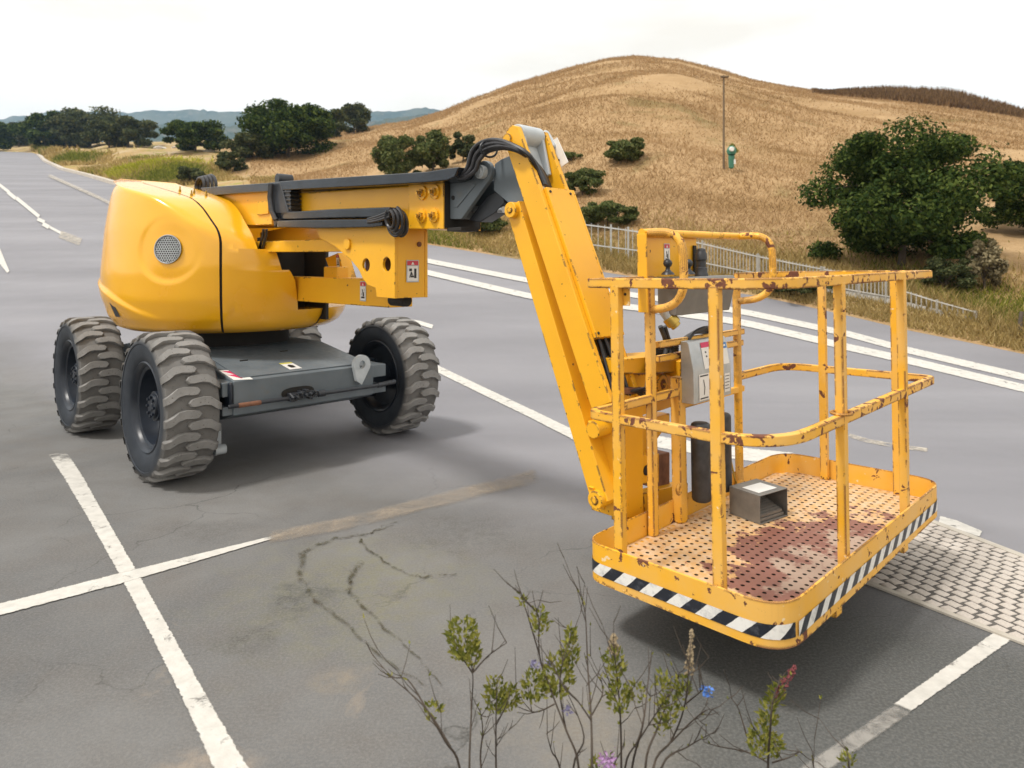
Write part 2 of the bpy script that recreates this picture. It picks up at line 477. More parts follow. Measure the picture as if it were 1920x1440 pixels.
# --- materials of the land
def m_hill():
    m = mat('dry_hill_grass', (0.4, 0.25, 0.1), 0.95, spec=0.1); n = N(m); p = n.coord('World')
    a = n.noise(p, 0.09, 6, 0.6); b = n.noise(p, 0.9, 6, 0.65, 0.0, (1, 1, 2.2)); c3 = n.noise(p, 7.0, 4, 0.7)
    c = n.mix(n.ramp(b, [(0.30, 0.0), (0.70, 1.0)]), (0.36, 0.238, 0.122), (0.46, 0.318, 0.175))
    c = n.mix(n.ramp(n.noise(p, 0.22, 6, 0.65, 0.6, (0.8, 1, 1.5)), [(0.46, 0.0), (0.68, 0.8)]), c, (0.25, 0.155, 0.065))
    c = n.mix(n.math('MULTIPLY', n.ramp(n.noise(p, 0.30, 5, 0.6, 0.5), [(0.58, 0.0), (0.66, 1.0)]), 0.6), c, (0.17, 0.145, 0.055))
    c = n.mix(n.math('MULTIPLY', n.ramp(c3, [(0.45, 0.0), (0.7, 1.0)]), 0.5), c, (0.27, 0.17, 0.075))
    n.col(c); n.bump(c3, 0.6, 0.15)
    return m
def m_field():
    m = mat('rough_roadside_ground', (0.4, 0.3, 0.2), 0.95, spec=0.1); n = N(m); p = n.coord('World')
    b = n.noise(p, 0.35, 6, 0.65); c3 = n.noise(p, 2.5, 5, 0.7); s_ = n.noise(p, 1.1, 4)
    c = n.mix(n.ramp(b, [(0.35, 0.0), (0.55, 1.0)]), (0.46, 0.36, 0.24), (0.36, 0.25, 0.11))
    c = n.mix(n.ramp(s_, [(0.56, 0.0), (0.62, 1.0)]), c, (0.24, 0.24, 0.05))
    c = n.mix(n.ramp(c3, [(0.60, 0.0), (0.68, 1.0)]), c, (0.16, 0.13, 0.08))
    n.col(c); n.bump(c3, 0.6, 0.2)
    return m
M['hill'] = m_hill(); M['field'] = m_field()

# terrain sheet (fan-shaped grid, dense towards the viewer) ---------------------------------
def build_terrain():
    ths = np.concatenate([np.linspace(-1.75, -0.8, 12, endpoint=False), np.linspace(-0.8, 0.8, 260), np.linspace(0.82, 1.55, 12)])
    ks = np.linspace(0, 1, 190)
    rows = []
    ycol = []
    for th in ths:
        ye = float(y_edge(th)); yc = float(y_crest(th))
        ya = np.array([ye * 0.96, ye * 0.999])
        yb = np.exp(np.linspace(math.log(ye * 1.0008), math.log(yc), 150))
        yd = yc + np.array([2, 5, 9, 14, 20, 28, 38, 50, 65, 85, 110, 150, 220, 320, 480])
        ycol.append(np.concatenate([ya, yb, yd]))
    Yg = np.array(ycol); Xg = ths[:, None] * Yg
    Zg = terrain_z(Xg, Yg)
    nu, nk = Yg.shape
    V = np.stack([Xg, Yg, Zg], -1).reshape(-1, 3)
    i, j = np.meshgrid(np.arange(nu - 1), np.arange(nk - 1), indexing='ij')
    a = (i * nk + j).ravel(); Fc = np.stack([a, a + nk, a + nk + 1, a + 1], -1)
    # ground cover: golden hill grass to the right, stony roadside ground on the left
    thf = 0.5 * (ths[:-1] + ths[1:]); yf = 0.25 * (Yg[:-1, :-1] + Yg[1:, :-1] + Yg[:-1, 1:] + Yg[1:, 1:])
    uu = 960 + F * thf[:, None] + 0 * yf
    vv = HV - F * ((0.25 * (Zg[:-1, :-1] + Zg[1:, :-1] + Zg[:-1, 1:] + Zg[1:, 1:])) - CAM_H) / yf
    line = np.interp(uu, [-2000, 150, 380, 520, 640, 700], [0, 0, 300, 330, 300, 0]) 
    mi = np.where((uu < 420) | ((uu < 640) & (vv > 330 - (uu - 420) * 0.0) & (uu < 560 - (vv - 300))), 1, 0)
    o = np_mesh('hillside', V, Fc, [M['hill'], M['field']], smooth=True, matidx=mi.ravel())
    tag(o, 'golden dry grass hill rising behind the road', kind='structure')
build_terrain()

# the ground sheet under everything, out to the horizon
mb = MB()
mb.add([(-6000, -3000, -31), (6000, -3000, -31), (6000, 9000, -31), (-6000, 9000, -31)], [(0, 1, 2, 3)])
g = mb.build('ground', 'field', smooth=0); tag(g, 'low ground far behind the hill', kind='structure')

# far blue hills ---------------------------------------------------------------------------
def m_far():
    m = mat('far_wooded_hill', (0.06, 0.075, 0.05), 0.95, spec=0.05); n = N(m); p = n.coord('World')
    b = n.noise(p, 0.012, 6, 0.65); c3 = n.noise(p, 0.06, 5, 0.7)
    c = n.mix(n.ramp(b, [(0.40, 0.0), (0.6, 1.0)]), (0.035, 0.055, 0.03), (0.09, 0.095, 0.05))
    n.col(n.mix(n.ramp(c3, [(0.55, 0.0), (0.62, 1.0)]), c, (0.13, 0.12, 0.08)))
    n.bump(c3, 0.8, 12)
    return m
M['far'] = m_far()
def far_ridge(name, label, Y, prof, depth, seed):
    r = np.random.default_rng(seed)
    us = np.linspace(prof[0][0], prof[-1][0], 260)
    vs = np.interp(us, [p[0] for p in prof], [p[1] for p in prof])
    k = np.arange(260)
    vs = vs + 2.4 * np.sin(k * 0.21 + seed) + 1.6 * np.sin(k * 0.57 + 2 * seed) + 1.2 * np.abs(np.sin(k * 1.1 + seed)) + r.normal(0, 0.9, 260)
    V = []; rows = 14
    for q in range(rows):
        f = q / (rows - 1)
        y = Y - depth * (1 - f)
        # foot at the near side, crest at the far side
        z = CAM_H + (HV - vs) / F * Y
        zz = -31 + (z + 31) * (f ** 0.8) + (r.normal(0, 2.0, 260) if 0 < q < rows - 1 else 0)
        V.append(np.stack([(us - 960) / F * Y, np.full(260, y) + 14 * np.sin(k * 0.13 + q), zz], -1))
    back = V[-1].copy(); back[:, 1] += depth; back[:, 2] = -31
    V.append(back); rows += 1
    V = np.array(V).reshape(-1, 3)
    i, j = np.meshgrid(np.arange(rows - 1), np.arange(259), indexing='ij')
    a = (i * 260 + j).ravel(); Fc = np.stack([a, a + 1, a + 261, a + 260], -1)
    o = np_mesh(name, V, Fc, [M['far']], smooth=True)
    tag(o, label, kind='structure')
far_ridge('far_hills', 'blue hazy wooded ridge on the far left horizon', 1900, [(-900, 214), (-300, 220), (0, 222), (90, 214), (200, 206), (300, 207), (400, 205), (480, 212), (560, 206), (700, 206), (760, 208), (830, 206), (900, 212), (1100, 230)], 500, 3)
far_ridge('middle_hills', 'nearer dark wooded ridge below the far blue ridge', 1150, [(-900, 232), (-200, 236), (0, 228), (60, 226), (140, 240), (210, 234), (330, 226), (420, 236), (520, 238), (690, 222), (770, 216), (840, 222), (950, 246), (1100, 260)], 330, 8)

# ------------------------------------------------------------------ road, apron, markings
def m_asphalt():
    m = mat('weathered_asphalt', (0.16, 0.155, 0.15), 0.85, spec=0.3); n = N(m); p = n.coord('World')
    sep = n.n('ShaderNodeSeparateXYZ'); n.link(p, sep.inputs[0])
    X, Yw = sep.outputs['X'], sep.outputs['Y']
    big = n.noise(p, 0.55, 5, 0.6, 0.3); mid = n.noise(p, 2.6, 6, 0.65); fine = n.noise(p, 90, 3, 0.7); grit = n.noise(p, 320, 2, 0.6)
    road = n.mix(n.ramp(n.noise(p, 0.5, 4, 0.5, 0.0, (0.35, 1.4, 1)), [(0.3, 0.0), (0.7, 1.0)]), (0.185, 0.184, 0.205), (0.255, 0.254, 0.278))
    lot = n.mix(n.ramp(big, [(0.35, 0.0), (0.65, 1.0)]), (0.100, 0.101, 0.103), (0.178, 0.177, 0.174))
    lot = n.mix(n.math('MULTIPLY', n.ramp(mid, [(0.45, 0.0), (0.72, 1.0)]), 0.5), lot, (0.125, 0.112, 0.10))
    # pale sandy stains and mossy tint with edges of their own
    sand = n.ramp(n.noise(p, 1.3, 6, 0.7, 0.8), [(0.64, 0.0), (0.70, 1.0)])
    lot = n.mix(n.math('MULTIPLY', sand, 0.55), lot, (0.24, 0.205, 0.165))
    def blob(cx, cy, rx, ry, soft=0.6, ns=4.5, na=1.6):
        dx = n.math('DIVIDE', n.math('SUBTRACT', X, cx), rx); dy = n.math('DIVIDE', n.math('SUBTRACT', Yw, cy), ry)
        d = n.math('SQRT', n.math('ADD', n.math('MULTIPLY', dx, dx), n.math('MULTIPLY', dy, dy)))
        d = n.math('ADD', d, n.math('MULTIPLY', n.math('SUBTRACT', n.noise(p, ns, 5, 0.65), 0.5), na))
        return n.ramp(d, [(1.0 - soft, 1.0), (1.0, 0.0)]) if soft < 1 else n.ramp(d, [(0.0, 1.0), (1.0, 0.0)])
    moss = blob(-0.72, 3.2, 0.75, 0.75, 0.7)
    lot = n.mix(n.math('MULTIPLY', moss, n.ramp(n.noise(p, 11, 6, 0.75), [(0.4, 0.1), (0.6, 0.65)])), lot, (0.17, 0.165, 0.105))
    for (cx, cy, rx, ry, c, a) in ((-0.62, 2.50, 0.15, 0.10, (0.25, 0.21, 0.155), 0.6), (-0.95, 3.1, 0.2, 0.22, (0.062, 0.062, 0.060), 0.8), (-1.05, 2.75, 0.18, 0.14, (0.075, 0.073, 0.068), 0.75),
                                   (-0.92, 2.06, 0.16, 0.09, (0.30, 0.245, 0.19), 0.7), (-0.25, 3.9, 0.5, 0.42, (0.095, 0.092, 0.09), 0.75), (-1.75, 3.9, 0.45, 0.2, (0.10, 0.096, 0.092), 0.7),
                                   (0.35, 2.2, 0.5, 0.3, (0.20, 0.182, 0.152), 0.7)):
        lot = n.mix(n.math('MULTIPLY', n.math('MULTIPLY', blob(cx, cy, rx, ry), n.ramp(n.noise(p, 16, 6, 0.75), [(0.38, 0.15), (0.60, 1.0)])), a), lot, c)
    # newer darker tar right of the platform
    tar = n.ramp(n.math('ADD', n.math('SUBTRACT', n.math('MULTIPLY', X, 1.0), n.math('MULTIPLY', n.math('SUBTRACT', Yw, 2.4), 0.10)), n.math('MULTIPLY', n.math('SUBTRACT', n.noise(p, 1.6, 5), 0.5), 0.5)), [(0.32, 0.0), (0.62, 1.0)])
    lot = n.mix(n.math('MULTIPLY', tar, 0.85), lot, n.mix(big, (0.058, 0.062, 0.061), (0.088, 0.091, 0.087)))
    # hairline cracks
    vor = n.n('ShaderNodeTexVoronoi', feature='DISTANCE_TO_EDGE'); vor.inputs['Scale'].default_value = 0.85
    wrp_ = n.n('ShaderNodeVectorMath', operation='ADD'); nz = n.n('ShaderNodeTexNoise'); nz.inputs['Scale'].default_value = 2.4; nz.inputs['Detail'].default_value = 6; n.link(p, nz.inputs['Vector'])
    sc_ = n.n('ShaderNodeVectorMath', operation='SCALE'); sc_.inputs['Scale'].default_value = 0.55; n.link(nz.outputs['Color'], sc_.inputs[0]); n.link(p, wrp_.inputs[0]); n.link(sc_.outputs[0], wrp_.inputs[1]); n.link(wrp_.outputs[0], vor.inputs['Vector'])
    ck = n.math('MULTIPLY', n.ramp(vor.outputs['Distance'], [(0.0, 1.0), (0.006, 0.0)]), n.ramp(n.noise(p, 0.8, 4), [(0.46, 0.0), (0.58, 0.75)]))
    lot = n.mix(ck, lot, (0.04, 0.04, 0.036))
    # the lot ends where the carriageway begins
    edge = n.math('ADD', n.math('ADD', Yw, n.math('MULTIPLY', X, 0.72)), n.math('MULTIPLY', n.math('SUBTRACT', n.noise(p, 1.2, 5), 0.5), 0.9))
    rm = n.ramp(n.math('MULTIPLY', n.math('SUBTRACT', edge, 3.2), 0.5), [(0.3, 0.0), (1.0, 1.0)])
    c = n.mix(rm, lot, road)
    c = n.mix(n.math('MULTIPLY', n.ramp(fine, [(0.42, 0.0), (0.75, 1.0)]), 0.38), c, (0.27, 0.265, 0.255))
    c = n.mix(n.math('MULTIPLY', n.ramp(grit, [(0.25, 1.0), (0.5, 0.0)]), 0.5), c, (0.045, 0.045, 0.045))
    n.col(c); n.rough(n.ramp(mid, [(0.3, 0.75), (0.7, 0.92)]))
    n.bump(n.math('ADD', fine, n.math('MULTIPLY', grit, 0.6)), 0.35, 0.006)
    return m
M['asphalt'] = m_asphalt()

def build_road():
    ths = np.concatenate([np.linspace(-1.75, -0.8, 16, endpoint=False), np.linspace(-0.8, 0.8, 160), np.linspace(0.82, 1.55, 14)])
    V = []; k = 110
    for th in ths:
        ye = float(y_edge(th))
        y = np.concatenate([np.exp(np.linspace(math.log(0.5), math.log(6.5), 14, endpoint=False)), np.exp(np.linspace(math.log(6.5), math.log(max(ye, 7.0)), k - 14))]) if ye > 7 else np.exp(np.linspace(math.log(0.5), math.log(ye), k))
        V.append(np.stack([th * y, y, z_road(y)], -1))
    V = np.array(V).reshape(-1, 3); nu = len(ths)
    i, j = np.meshgrid(np.arange(nu - 1), np.arange(k - 1), indexing='ij')
    a = (i * k + j).ravel(); Fc = np.stack([a, a + k, a + k + 1, a + 1], -1)
    # behind and beside the viewer the apron goes on level
    back0 = len(V)
    extra = np.array([(-60, -40, 0), (60, -40, 0)])
    V = np.concatenate([V, extra])
    o = np_mesh('road', V[:back0], Fc, [M['asphalt']], smooth=True)
    tag(o, 'grey asphalt road and apron the lift stands on', kind='structure')
    # rear apron: polygon joined along the near row
    near = [tuple(V[i * k]) for i in range(nu)]
    mb = MB(); n0 = len(near)
    vs = near + [(p[0] * 60, -40 if abs(p[0]) < 10 else -40, 0) for p in near]
    mb.add(vs, [(i, i + n0, i + 1 + n0, i + 1) for i in range(n0 - 1)])
    mb.add([tuple(V[0]), (near[0][0] * 60, -40, 0), (-400, -40, 0), tuple(V[k - 1])], [(0, 1, 2, 3)])
    b = mb.build('rear_apron', 'asphalt', smooth=0)
    tag(b, 'asphalt apron behind the viewer', kind='structure')
    return o
ROAD = build_road()

def m_paint(name, c1, c2, lo, hi, wear_scale=9, soft=0.12, amt=1.0):
    m = mat(name, c1, 0.7, spec=0.3); n = N(m); p = n.coord('World')
    n.col(n.mix(n.ramp(n.noise(p, 14, 5, 0.65), [(0.3, 0.0), (0.72, 1.0)]), c1, c2))
    a = n.ramp(n.noise(p, wear_scale, 8, 0.75, 0.5), [(lo, 0.0), (hi, 1.0)])
    uv = n.n('ShaderNodeUVMap'); sp = n.n('ShaderNodeSeparateXYZ'); n.link(uv.outputs[0], sp.inputs[0])
    e = n.math('SUBTRACT', 1.0, n.math('ABSOLUTE', n.math('SUBTRACT', n.math('MULTIPLY', sp.outputs['X'], 2.0), 1.0)))
    ed = n.ramp(n.math('ADD', e, n.math('MULTIPLY', n.math('SUBTRACT', n.noise(p, 38, 4, 0.7), 0.5), 0.5)), [(0.0, 0.0), (soft, amt)])
    ends = n.math('SUBTRACT', 1.0, n.math('ABSOLUTE', n.math('SUBTRACT', n.math('MULTIPLY', sp.outputs['Y'], 2.0), 1.0)))
    en = n.ramp(n.math('ADD', ends, n.math('MULTIPLY', n.math('SUBTRACT', n.noise(p, 12, 5, 0.7), 0.5), 0.16)), [(0.0, 0.0), (0.05, 1.0)])
    n.alpha(n.math('MULTIPLY', n.math('MULTIPLY', a, ed), en))
    n.bump(n.noise(p, 110, 3), 0.3, 0.004)
    return m
M['line'] = m_paint('white_road_paint', (0.58, 0.565, 0.53), (0.44, 0.43, 0.40), 0.30, 0.42)
M['line_faded'] = m_paint('faded_road_paint', (0.50, 0.46, 0.40), (0.40, 0.36, 0.30), 0.36, 0.62)
M['line_sand'] = m_paint('sandy_scar', (0.36, 0.305, 0.24), (0.30, 0.255, 0.205), 0.30, 0.75, 4, 0.45, 0.85)
M['line_grey'] = m_paint('old_grey_paint', (0.36, 0.345, 0.32), (0.29, 0.28, 0.26), 0.28, 0.55, 9, 0.3, 0.8)
M['moss_crack'] = m_paint('mossy_crack', (0.055, 0.058, 0.03), (0.075, 0.055, 0.035), 0.42, 0.62, 16, 0.9, 0.85)

_lift = [0]
def marking(name, left, right, material, n=40):
    """band between two photo polylines, laid on the road"""
    def samp(poly, t):
        L = [0]
        for a, b in zip(poly, poly[1:]): L.append(L[-1] + math.hypot(b[0] - a[0], b[1] - a[1]))
        s = t * L[-1]
        return np.interp(s, L, [p[0] for p in poly]), np.interp(s, L, [p[1] for p in poly])
    _lift[0] += 1
    up = 0.004 + 0.0007 * (_lift[0] % 5)
    V = []; UV = []
    for i in range(n + 1):
        t = i / n
        a = ground_at(*samp(left, t)); b = ground_at(*samp(right, t))
        for q in (a, b): V.append((q.x, q.y, float(z_road(q.y)) + up * (1 + 0.25 * max(0, q.y - 8))))
        UV += [(0, t), (1, t)]
    me = bpy.data.meshes.new(name)
    me.from_pydata(V, [], [(2 * i, 2 * i + 1, 2 * i + 3, 2 * i + 2) for i in range(n)])
    uvl = me.uv_layers.new(name='UVMap')
    for l in me.loops: uvl.data[l.index].uv = UV[l.vertex_index]
    me.materials.append(M[material])
    o = bpy.data.objects.new(name, me); COL.objects.link(o); o.parent = ROAD
    return o

def band(pts, w0, w1=None):
    w1 = w0 if w1 is None else w1; L = []; Rr = []
    for i, p in enumerate(pts):
        a = pts[max(i - 1, 0)]; b = pts[min(i + 1, len(pts) - 1)]
        dx, dy = b[0] - a[0], b[1] - a[1]; l = math.hypot(dx, dy); f = i / (len(pts) - 1); wd = (w0 + (w1 - w0) * f) / 2
        L.append((p[0] - dy / l * wd, p[1] + dx / l * wd)); Rr.append((p[0] + dy / l * wd, p[1] - dx / l * wd))
    return L, Rr
marking('painted_line', [(88, 850), (118, 895), (158, 962), (224, 1080), (292, 1212), (345, 1320), (398, 1440), (440, 1540)], [(128, 852), (155, 892), (193, 960), (262, 1080), (336, 1212), (396, 1320), (466, 1440), (520, 1540)], 'line', 60)
marking('painted_line', [(-700, 1310), (-120, 1164), (0, 1133), (220, 1077), (525, 1003)], [(-700, 1342), (-120, 1190), (0, 1156), (225, 1097), (528, 1007)], 'line')
marking('sand_scar', *band([(500, 1010), (640, 985), (800, 945), (900, 920), (1010, 893)], 26, 30), 'line_sand')
marking('painted_line', [(800, 676), (830, 690), (1000, 770), (1075, 806), (1180, 856)], [(795, 685), (825, 702), (995, 785), (1072, 825), (1176, 878)], 'line')
marking('painted_line', *band([(1180, 815), (1240, 830), (1340, 846), (1430, 856), (1490, 862)], 22, 26), 'line')
marking('painted_line', *band([(1590, 816), (1625, 827), (1685, 838), (1740, 845)], 8), 'line_faded')
marking('painted_line', *band([(1760, 978), (1790, 984), (1840, 1003)], 20, 12), 'line')
marking('edge_line', *band([(640, 455), (800, 490), (990, 527), (1200, 556), (1395, 586), (1590, 627), (1700, 657), (1920, 708), (2300, 796), (3000, 950)], 8, 15), 'line', 80)
marking('edge_line', *band([(640, 474), (800, 512), (990, 556), (1200, 579), (1395, 606), (1590, 652), (1700, 676), (1920, 729), (2300, 822), (3000, 985)], 9, 17), 'line', 80)
for pts, wd in (([(-30, 326), (18, 362)], 6), ([(14, 361), (30, 374)], 7), ([(30, 372), (74, 408)], 7), ([(70, 412), (84, 418)], 7), ([(80, 421), (92, 428)], 8), ([(92, 426), (118, 440)], 5), ([(112, 440), (152, 455)], 15)):
    marking('centre_dash', *band(pts, wd), 'line' if wd < 12 else 'line_faded', 8)
marking('centre_dash', [(-6, 462), (0, 466), (18, 510)], [(-16, 470), (-10, 485), (14, 514)], 'line', 12)
marking('centre_dash', *band([(760, 602), (785, 606), (812, 614)], 8), 'line', 8)
marking('worn_line', *band([(90, 330), (140, 352), (185, 372), (240, 400)], 6), 'line_faded', 20)
marking('painted_line', [(1870, 1182), (1674, 1322)], [(1905, 1196), (1706, 1338)], 'line')
marking('worn_line', [(1680, 1320), (1500, 1440), (1380, 1530)], [(1712, 1338), (1560, 1445), (1440, 1540)], 'line_grey')
for pts, a, b in (([(672, 1010), (690, 1030), (740, 1068), (790, 1084), (860, 1076)], 8, 4), ([(676, 1054), (660, 1080), (652, 1110), (680, 1140), (720, 1180), (780, 1230), (830, 1290)], 16, 5),
                  ([(566, 1038), (562, 1090), (590, 1130), (650, 1170), (720, 1240), (800, 1290)], 18, 5), ([(560, 1040), (620, 1012), (690, 1000), (740, 985)], 10, 4), ([(670, 1020), (700, 995), (745, 980)], 5, 3)):
    jr = random.Random(int(a * 10 + pts[0][0])); fine_ = []
    for i_ in range(len(pts) - 1):
        for t_ in np.linspace(0, 1, 7, endpoint=False): fine_.append((pts[i_][0] + (pts[i_ + 1][0] - pts[i_][0]) * t_ + jr.uniform(-4, 4), pts[i_][1] + (pts[i_ + 1][1] - pts[i_][1]) * t_ + jr.uniform(-3, 3)))
    marking('mossy_crack', *band(fine_ + [pts[-1]], a, b), 'moss_crack', 60)

# kerb along the far bend on the left ----------------------------------------------------------
def m_kerb():
    m = mat('kerb_concrete', (0.45, 0.41, 0.36), 0.9); n = N(m); p = n.coord('World')
    n.col(n.mix(n.ramp(n.noise(p, 1.5, 6, 0.7), [(0.3, 0.0), (0.7, 1.0)]), (0.40, 0.36, 0.31), (0.55, 0.50, 0.43))); n.bump(n.noise(p, 20, 4), 0.3, 0.02)
    return m
M['kerb'] = m_kerb()
kp = []
for t in np.linspace(0, 1, 70):
    u = np.interp(t, [0, 0.15, 0.35, 0.6, 1], [74, 84, 120, 220, 520])
    th = (u - 960) / F; y = float(y_edge(th)); kp.append((th * y, y, float(z_road(y))))
mb = MB(); mb.sweep(kp, [(-0.10, -0.1), (-0.10, 0.13), (-0.06, 0.16), (0.34, 0.16), (0.34, -0.1)])
k_ = mb.build('kerb', 'kerb', smooth=0); tag(k_, 'pale concrete kerb round the far left bend', kind='structure')

# cobbles -------------------------------------------------------------------------------------
M['cobble'] = m_simple('pale_cobble', (0.40, 0.365, 0.33), (0.54, 0.49, 0.44), 0.85, 7, bump=0.4, bscale=60)
M['joint'] = m_simple('dark_joint', (0.07, 0.065, 0.06), (0.12, 0.11, 0.10), 0.95, 20)
M['border'] = m_simple('cobble_border', (0.36, 0.33, 0.28), (0.48, 0.45, 0.40), 0.9, 9, bump=0.3)
def build_cobbles():
    A = ground_at(1622, 1093); B = ground_at(1742, 978); C = ground_at(1935, 1052); D = ground_at(1935, 1214)
    ex = (C - B).normalized(); O = B
    # parallel strip: near border A-D, far border B-C, going on beyond the frame
    C2 = O + ex * 2.2; nd = (D - A).normalized(); D2 = A + nd * 2.2
    mb = MB(); z = 0.0045
    mb.add([(A.x, A.y, z), (B.x, B.y, z), (C2.x, C2.y, z), (D2.x, D2.y, z)], [(0, 1, 2, 3)])
    pav = mb.build('cobbled_paving', 'joint', smooth=0); tag(pav, 'pale cobbled strip set in dark joints beside the platform', kind='structure')
    mb = MB()
    for (p, d, w_) in ((B, ex, 0.045), (A, nd, 0.03)):
        q = p - d * 0.25; r_ = p + d * 2.2; s_ = Vector((d.y, -d.x, 0)) * w_ * 0.5
        vs = [q - s_, r_ - s_, r_ + s_, q + s_]
        mb.add([(v.x, v.y, 0.002) for v in vs] + [(v.x, v.y, 0.013) for v in vs], [(4, 5, 6, 7), (0, 1, 5, 4), (1, 2, 6, 5), (2, 3, 7, 6), (3, 0, 4, 7)])
    mb.build('border_strip', 'border', pav, bevel=0.003)
    variants = []
    for k in range(6):
        rr = random.Random(50 + k); ring = []; n = 8
        prof = [(1.0, 0.0), (0.99, 0.55), (0.80, 0.92), (0.42, 1.02)]
        rad = [rr.uniform(0.90, 1.08) for _ in range(n)]
        vs = []; fs = []
        for (rs, zz) in prof:
            for i in range(n):
                t = 2 * math.pi * i / n; sq = 0.97 / max(abs(math.cos(t)), abs(math.sin(t))) ** 1.0
                vs.append((math.cos(t) * sq * rs * rad[i] * 0.5, math.sin(t) * sq * rs * rad[i] * 0.5, zz))
        for q in range(3):
            for i in range(n): fs.append((q * n + i, q * n + (i + 1) % n, (q + 1) * n + (i + 1) % n, (q + 1) * n + i))
        fs.append(tuple(3 * n + i for i in range(n)))
        me = bpy.data.meshes.new('cobble'); me.from_pydata(vs, [], fs); me.polygons.foreach_set('use_smooth', [True] * len(fs)); me.materials.append(M['cobble']); me.update()
        variants.append(me)
    # grid between the borders (bilinear), rows run away from the viewer
    rnd = random.Random(3); cnt = 0
    P = lambda s, t: (A.lerp(D2, t)).lerp(B.lerp(C2, t), s)
    ns = 15; nt = 34; rest = MB()
    for i in range(ns):
        for j in range(nt):
            s_ = (i + 0.75) / (ns + 0.5); t_ = (j + 0.5) / nt + 0.003 * math.sin(i * 0.8)
            p = P(s_, t_)
            u = 960 + F * p.x / p.y; v = HV + F * CAM_H / p.y
            far_out = u > 1960 or v > 1260 or cnt >= 299
            dx = (P(s_, t_ + 0.01) - P(s_, t_ - 0.01)).length / 0.02 / nt; dy = (P(s_ + 0.01, t_) - P(s_ - 0.01, t_)).length / 0.02 / ns
            if far_out:
                me_ = rnd.choice(variants); co_ = np.array([tuple(v_.co) for v_ in me_.vertices]) * np.array([dx * 0.83, dy * 0.72, 0.007]); an_ = math.atan2(ex.y, ex.x); ro_ = np.array([[math.cos(an_), -math.sin(an_), 0], [math.sin(an_), math.cos(an_), 0], [0, 0, 1]])
                rest.add([tuple(q_) for q_ in co_ @ ro_.T + np.array([p.x, p.y, 0.003])], [tuple(f_.vertices) for f_ in me_.polygons]); continue
            o = bpy.data.objects.new('cobble', rnd.choice(variants)); COL.objects.link(o); o.parent = pav
            o.location = (p.x + rnd.uniform(-0.002, 0.002), p.y + rnd.uniform(-0.002, 0.002), 0.003)
            o.rotation_euler = (rnd.uniform(-0.05, 0.05), rnd.uniform(-0.05, 0.05), math.atan2(ex.y, ex.x) + rnd.uniform(-0.12, 0.12))
            o.scale = (dx * rnd.uniform(0.80, 0.87), dy * rnd.uniform(0.68, 0.76), rnd.uniform(0.006, 0.008)); cnt += 1
    if rest.f:
        q_ = rest.build('cobble_rows', 'cobble', pav, smooth=60, recalc=False); tag(q_, kind='stuff')
build_cobbles()

# ------------------------------------------------------------------ the boom lift
# machine frame: a = forward along the boom (towards the platform), b = across, z = up
Q = math.sqrt(0.5)
ORG = (-6.19, 2.68, 0.0)
LIFT = empty('boom_lift', (Q * (ORG[0] + ORG[1]), Q * (ORG[1] - ORG[0]), 0), R(-45))
tag(LIFT, 'yellow articulated boom lift with grey chassis and scuffed work platform', 'boom lift')
def pb(u, v, b):
    r = (u - 960) / F; a = -b * (1 - r) / (1 + r); return a, CAM_H - (v - HV) * Q * (b - a) / F
def pa(u, v, a):
    r = (u - 960) / F; b = -a * (1 + r) / (1 - r); return b, CAM_H - (v - HV) * Q * (b - a) / F
def part(mb, name, mats, parent=None, bevel=0.004, smooth=35, xf=None, seg=2):
    return mb.build(name, mats, parent or LIFT, ORG, xf, bevel, smooth, seg=seg)

